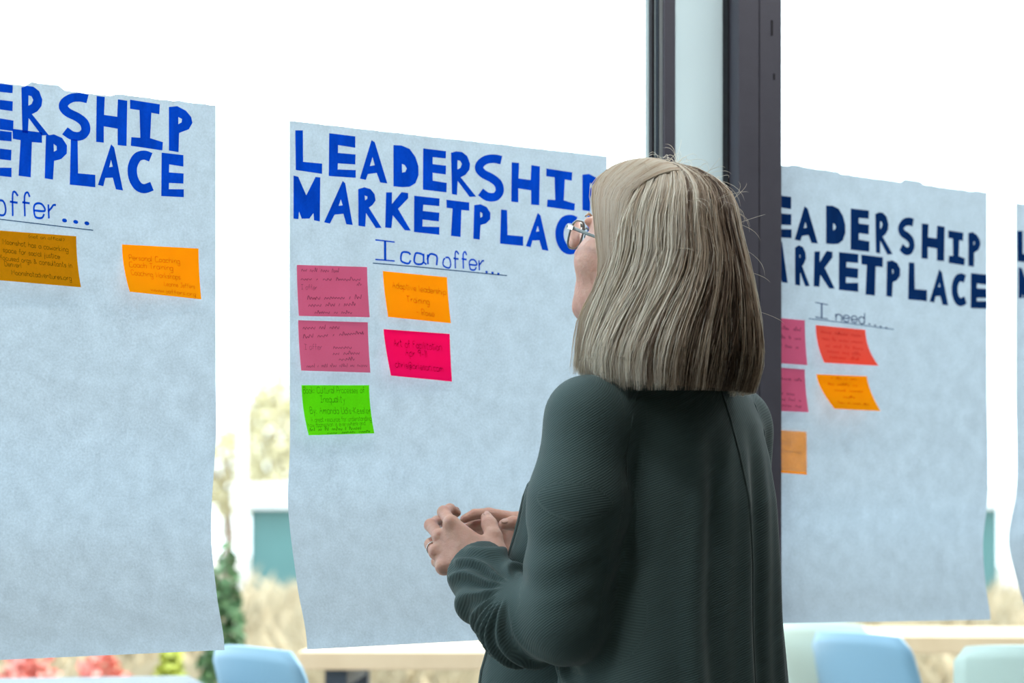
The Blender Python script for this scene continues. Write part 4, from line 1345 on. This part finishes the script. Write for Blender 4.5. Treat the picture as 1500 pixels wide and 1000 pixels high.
# ------------------------------------------------------------------ spectacles
gl = MB()
for sg in (-1, 1):
    rim = []
    for a in np.linspace(0, 2 * math.pi, 29):
        ca, sa = math.cos(a), math.sin(a)
        x_ = .026 * math.copysign(abs(ca) ** .7, ca); y_ = .021 * math.copysign(abs(sa) ** .7, sa)
        rim.append(Hd(.113 - .012 * ((x_ + .026) / .052) , sg * (.036 + x_), -.020 + y_))
    gl.tube(rim, 0.0016, 6, False)
    o = mesh_obj('lens', rim[:-1], [tuple(range(len(rim) - 1))], M['lens'], person)
gl.tube([Hd(.113, -.011, -.012), Hd(.117, 0, -.008), Hd(.113, .011, -.012)], .0017, 6)
gl.build('spectacle_rims', M['frame'], person, True)
for sg in (-1, 1):
    tp = [Hd(.105, sg * .064, -.008), Hd(.098, sg * .074, -.009), Hd(.06, sg * .079, -.012), Hd(.02, sg * .082, -.014), Hd(-.012, sg * .083, -.016), Hd(-.028, sg * .082, -.034)]
    t = MB().tube(tp, [.0026, .0033, .0026, .0022, .0020, .0018], 8).build('temple_arm', M['frame'], person, True)
    q = Hd(.090, sg * .0785, -.0095)
    d_ = np.array([HF, HL, HU])
    bx = MB().box8([q + (np.array(c) * np.array([.0045, .0016, .0032])) @ d_ for c in ((-1,-1,-1),(1,-1,-1),(1,1,-1),(-1,1,-1),(-1,-1,1),(1,-1,1),(1,1,1),(-1,1,1))])
    bx.build('hinge_badge', M['steel'], t)

# ------------------------------------------------------------------ outside: patio, furniture, planting
M['paving'] = principled('pale_patio_gravel', (0.34, 0.31, 0.27), 0.9, noise=6, col2=(0.28, 0.25, 0.21), bump=(60, 0.3, 0.01))
M['wood_pale'] = principled('pale_table_wood', (0.66, 0.50, 0.33), 0.6, noise=14, col2=(0.56, 0.40, 0.25))
M['wood_grey'] = principled('weathered_grey_wood', (0.15, 0.18, 0.20), 0.9, noise=14, col2=(0.21, 0.235, 0.25), spec=0.1)
M['steel_dark'] = principled('dark_table_steel', (0.035, 0.045, 0.065), 0.5, noise=30)
M['plast_blue'] = principled('sky_blue_plastic', (0.15, 0.28, 0.385), 0.5, noise=6, col2=(0.16, 0.295, 0.40))
M['plast_mint'] = principled('pale_mint_plastic', (0.36, 0.46, 0.425), 0.5, noise=6, col2=(0.375, 0.475, 0.44))
M['teal'] = principled('teal_paint', (0.075, 0.19, 0.19), 0.6, noise=3)
M['white'] = principled('white_paint', (0.85, 0.86, 0.87), 0.5, noise=3)
M['bark'] = principled('bark', (0.25, 0.20, 0.16), 0.9, noise=20)
M['leaf_pale'] = principled('yellow_green_leaves', (0.52, 0.51, 0.30), 0.6, noise=3, col2=(0.58, 0.49, 0.32))
M['leaf_dark'] = principled('dark_green_leaves', (0.07, 0.16, 0.07), 0.6, noise=6, col2=(0.13, 0.24, 0.10))
M['leaf_lime'] = principled('lime_leaves', (0.55, 0.60, 0.10), 0.6, noise=6)
M['straw'] = principled('dry_grass', (0.50, 0.41, 0.28), 0.8, noise=4, col2=(0.40, 0.34, 0.22))
M['petal'] = principled('pink_flowers', (0.75, 0.35, 0.25), 0.6, noise=8, col2=(0.7, 0.2, 0.2))
g = MB().add([W(-60, GL - .11, -.02), W(60, GL - .11, -.02), W(60, -120, -.02), W(-60, -120, -.02)], [(0, 1, 2, 3)]).build('ground', M['paving'])
g['kind'] = 'structure'

def chair(loc, rz, mat, label):
    root = empty('patio_chair', loc, rz)
    tag(root, label, 'chair', 'plastic patio chairs outside the window')
    # back: a slightly dished, tapering shell with rounded top corners; chair faces +x locally
    NU, NV = 10, 12
    vs = []; fs = []
    for j in range(NV + 1):
        v = j / NV
        z = .44 + .40 * v
        hw = .235 - .035 * v
        if v > .90: hw -= .03 * ((v - .90) / .10) ** 2
        for i in range(NU + 1):
            u = -1 + 2 * i / NU
            vs.append((-.20 - .09 * v + .05 * u * u * (1 - .4 * v), hw * u, z - (.008 * u * u if v > .9 else 0)))
    for j in range(NV):
        for i in range(NU):
            a = j * (NU + 1) + i; fs.append((a, a + 1, a + NU + 2, a + NU + 1))
    o = mesh_obj('backrest', vs, fs, mat, root, True, world=False)
    m = o.modifiers.new('solid', 'SOLIDIFY'); m.thickness = .012
    vs = []; fs = []
    for j in range(NV + 1):
        v = j / NV
        for i in range(NU + 1):
            u = -1 + 2 * i / NU
            vs.append((-.20 + .43 * v, (.235 - .01 * v) * u, .44 + .018 * u * u - .012 * math.sin(math.pi * v) - .03 * max(0, v - .85) / .15))
    for j in range(NV):
        for i in range(NU):
            a = j * (NU + 1) + i; fs.append((a, a + NU + 1, a + NU + 2, a + 1))
    o = mesh_obj('seat', vs, fs, mat, root, True, world=False)
    m = o.modifiers.new('solid', 'SOLIDIFY'); m.thickness = .012
    for sx, sy in ((-1, -1), (-1, 1), (1, -1), (1, 1)):
        MB().tube([(.0 + sx * .15, sy * .17, .435), (.0 + sx * .22, sy * .22, 0.0)], [.016, .011], 8).build('leg', mat, root, True, world=False)
    return root

def table(c, ang, lx, ly, mat, label, boards=6, h=.74, th=.045, gap=.003):
    root = empty('patio_table', (c[0], c[1], 0), ang)
    tag(root, label, 'table', 'patio tables outside the window')
    bw = ly / boards
    for b in range(boards):
        y0 = -ly / 2 + b * bw
        o = MB().box(-lx / 2, lx / 2, y0 + gap, y0 + bw - gap, h - th, h).build('board', mat, root, world=False)
        bevel(o, .003, 1)
    for sx in (-1, 1):
        x0 = sx * (lx / 2 - .10)
        for sy in (-1, 1):
            y0 = sy * (ly / 2 - .07)
            MB().box(x0 - .03, x0 + .03, y0 - .03, y0 + .03, 0, h - th).build('leg', M['steel_dark'], root, world=False)
        MB().box(x0 - .025, x0 + .025, -ly / 2 + .10, ly / 2 - .10, h - th - .05, h - th).build('apron', M['steel_dark'], root, world=False)
    return root
def gp(px, Y): return ((px - 750) / FPX * Y, Y)
# tables
x, y = gp(150, 5.55); table((x - .42, y + .05), math.radians(14), 1.30, .72, M['wood_grey'], 'weathered grey slatted table below the leftmost poster', 7, gap=.008)
x, y = gp(690, 6.6); table((x + .19, y + .35), math.radians(-2), 1.30, .75, M['wood_pale'], 'pale wooden table below the middle poster', 6, .775, .05)
x, y = gp(1420, 8.0); table((x + .45, y + .3), math.radians(-4), 1.7, .75, M['wood_pale'], 'pale wooden table beyond the chairs at the right', 6, .76, .06)
# chairs
x, y = gp(515, 5.75); chair((x, y, 0), math.radians(35), M['plast_blue'], 'sky blue plastic chair outside, between the two left posters')
x, y = gp(1372, 6.5); chair((x, y, 0), math.radians(30), M['plast_blue'], 'sky blue plastic chair outside, under the poster right of the post')
x, y = gp(1300, 7.3); chair((x, y, 0), math.radians(35), M['plast_mint'], 'pale mint plastic chair outside, half hidden by the woman')
x, y = gp(1570, 5.85); chair((x, y, 0), math.radians(60), M['plast_mint'], 'pale mint plastic chair outside at the right edge')

def foliage(name, parent, centre, r, n, size, mat, seed, lumpy=.25):
    r_ = np.random.default_rng(seed)
    d = r_.normal(size=(n, 3)); d /= np.linalg.norm(d, axis=1)[:, None]
    rad = r_.uniform(.35, 1.0, n) ** .6
    lump = 1 + lumpy * np.sin(d[:, 0] * 5 + seed) * np.cos(d[:, 2] * 4 + d[:, 1] * 3)
    p = np.array(centre) + d * (rad * lump)[:, None] * np.array(r)
    a = r_.normal(size=(n, 3)); a /= np.linalg.norm(a, axis=1)[:, None]
    b = np.cross(a, r_.normal(size=(n, 3))); b /= np.linalg.norm(b, axis=1)[:, None]
    s = size * r_.uniform(.6, 1.3, n)[:, None]
    v = np.stack([p - a * s, p + b * s * .5, p + a * s, p - b * s * .5], 1).reshape(-1, 3)
    q = np.arange(4 * n).reshape(-1, 4)
    return fast_mesh(name, v, q, mat, parent, False)

def tree(px, Y, h, crown, mat, label, seed, n=2600, leaf=.14):
    x = (px - 750) / FPX * Y
    root = empty('tree', (x, Y, 0)); tag(root, label, 'tree', 'trees beyond the patio')
    c = (x, Y, h - crown[2])
    mb = MB().tube([(x, Y, -.02), (x + .1, Y, h * .3), (x - .05, Y, h * .62), (x + .05, Y, h * .85)], [.16, .13, .09, .03], 8)
    mb.build('trunk', M['bark'], root, True)
    r = random.Random(seed)
    for k in range(5):
        a = r.uniform(0, 6.28); z0 = h * r.uniform(.35, .6)
        MB().tube([(x, Y, z0), (x + math.cos(a) * crown[0] * .4, Y + math.sin(a) * crown[0] * .4, z0 + h * .14), (x + math.cos(a) * crown[0] * .75, Y + math.sin(a) * crown[0] * .75, z0 + h * .2)], [.06, .04, .015], 6).build('branch', M['bark'], root, True)
    foliage('foliage', root, c, crown, n, leaf, mat, seed)
tree(402, 46, 4.3, (.75, 1.0, 1.45), M['leaf_pale'], 'thin pale yellow green tree seen between the two left posters', 5, 1500, .11)
tree(330, 52, 3.6, (.9, .9, 1.2), M['leaf_pale'], 'pale low tree behind the edge of the leftmost poster', 6, 1200, .11)

def shrub(px, Y, h, r, mat, label, seed, n=900, leaf=.03):
    x = (px - 750) / FPX * Y
    root = empty('shrub', (x, Y, 0)); tag(root, label, 'shrub', 'shrubs beyond the patio')
    for k in range(4):
        a = k * 1.6
        MB().tube([(x, Y, -.02), (x + .03 * math.cos(a), Y + .03 * math.sin(a), h * .5), (x + .07 * math.cos(a), Y + .07 * math.sin(a), h * .66)], [.012, .009, .004], 6).build('stem', M['bark'], root, True)
    foliage('foliage', root, (x, Y, h * .52), (r, r, h * .48), n, leaf, mat, seed, .06)
shrub(326, 8.6, 1.06, .085, M['leaf_dark'], 'narrow dark green shrub at the edge of the leftmost poster', 3)
shrub(250, 8.5, .76, .062, M['leaf_lime'], 'lime green low shrub under the leftmost poster', 4)
shrub(40, 8.4, .76, .12, M['petal'], 'low pink flowering shrub under the leftmost poster', 9)
shrub(150, 8.65, .72, .12, M['petal'], 'second low pink flowering shrub, further right behind the slatted table', 10)

# lamp post
x, y = gp(355, 34)
lp = empty('lamp_post', (x, y, 0)); tag(lp, 'white lamp post standing between the two left posters', 'lamp post')
MB().tube([(x, y, -.02), (x, y, .35)], [.11, .08], 10).build('base', M['white'], lp, True)
MB().tube([(x, y, .35), (x, y, 2.85)], [.055, .048], 10).build('pole', M['white'], lp, True)
MB().tube([(x, y, 2.85), (x, y, 2.90), (x, y, 3.02), (x, y, 3.06)], [.05, .11, .11, .03], 10).build('lamp_head', M['white'], lp, True)

# long low teal shed with a white roof band
Ys = 40.0
xa = (343 - 750) / FPX * Ys; xb = (1486 - 750) / FPX * Ys
sh = empty('shed', ((xa + xb) / 2, Ys, 0)); tag(sh, 'long low teal shed with a white flat roof', 'shed')
nP = 11
for k in range(nP):
    a = xa + .25 + (xb - xa - .5) * k / nP; b = xa + .25 + (xb - xa - .5) * (k + 1) / nP
    MB().box(a + .02, b - .02, Ys, Ys + .08, -.02, 1.50).build('wall_panel', M['teal'], sh)
MB().box(xa + .25, xb - .25, Ys + .08, Ys + 3, -.02, 1.50).build('body', M['teal'], sh)
bevel(MB().box(xa, xb, Ys - .3, Ys + 3.2, 1.50, 1.90).build('roof', M['white'], sh), .03, 2)
for k in range(5):
    a = xa + .15 + (xb - xa - .3) * k / 4
    MB().box(a - .05, a + .05, Ys - .24, Ys - .14, -.02, 1.50).build('post', M['white'], sh)

# dry meadow grass: blades nobody could count
r_ = np.random.default_rng(5)
n = 32000
Y = 9.1 + 23.5 * r_.random(n) ** 1.3
X = (r_.uniform(-150, 1650, n) - 750) / FPX * Y
hh = r_.uniform(.30, .62, n) * (0.7 + .5 * np.sin(X * 2.1) * np.cos(Y * 1.3)); hh = np.clip(hh, .15, .85)
w = .006 + .0006 * Y
ang = r_.uniform(0, 6.28, n); lean = r_.normal(0, .18, (n, 2))
dx, dy = np.cos(ang) * w, np.sin(ang) * w
v = np.stack([np.stack([X - dx, Y - dy, np.full(n, -.02)], 1), np.stack([X + dx, Y + dy, np.full(n, -.02)], 1),
              np.stack([X + lean[:, 0] * hh + dx * .5, Y + lean[:, 1] * hh, hh * .7], 1), np.stack([X + lean[:, 0] * 2 * hh, Y + lean[:, 1] * 2 * hh, hh], 1)], 1).reshape(-1, 3)
gr = fast_mesh('dry_grass', v, np.arange(4 * n).reshape(-1, 4), M['straw'], None, False)
tag(gr, 'dry straw coloured meadow grass beyond the patio', 'grass', kind='stuff')
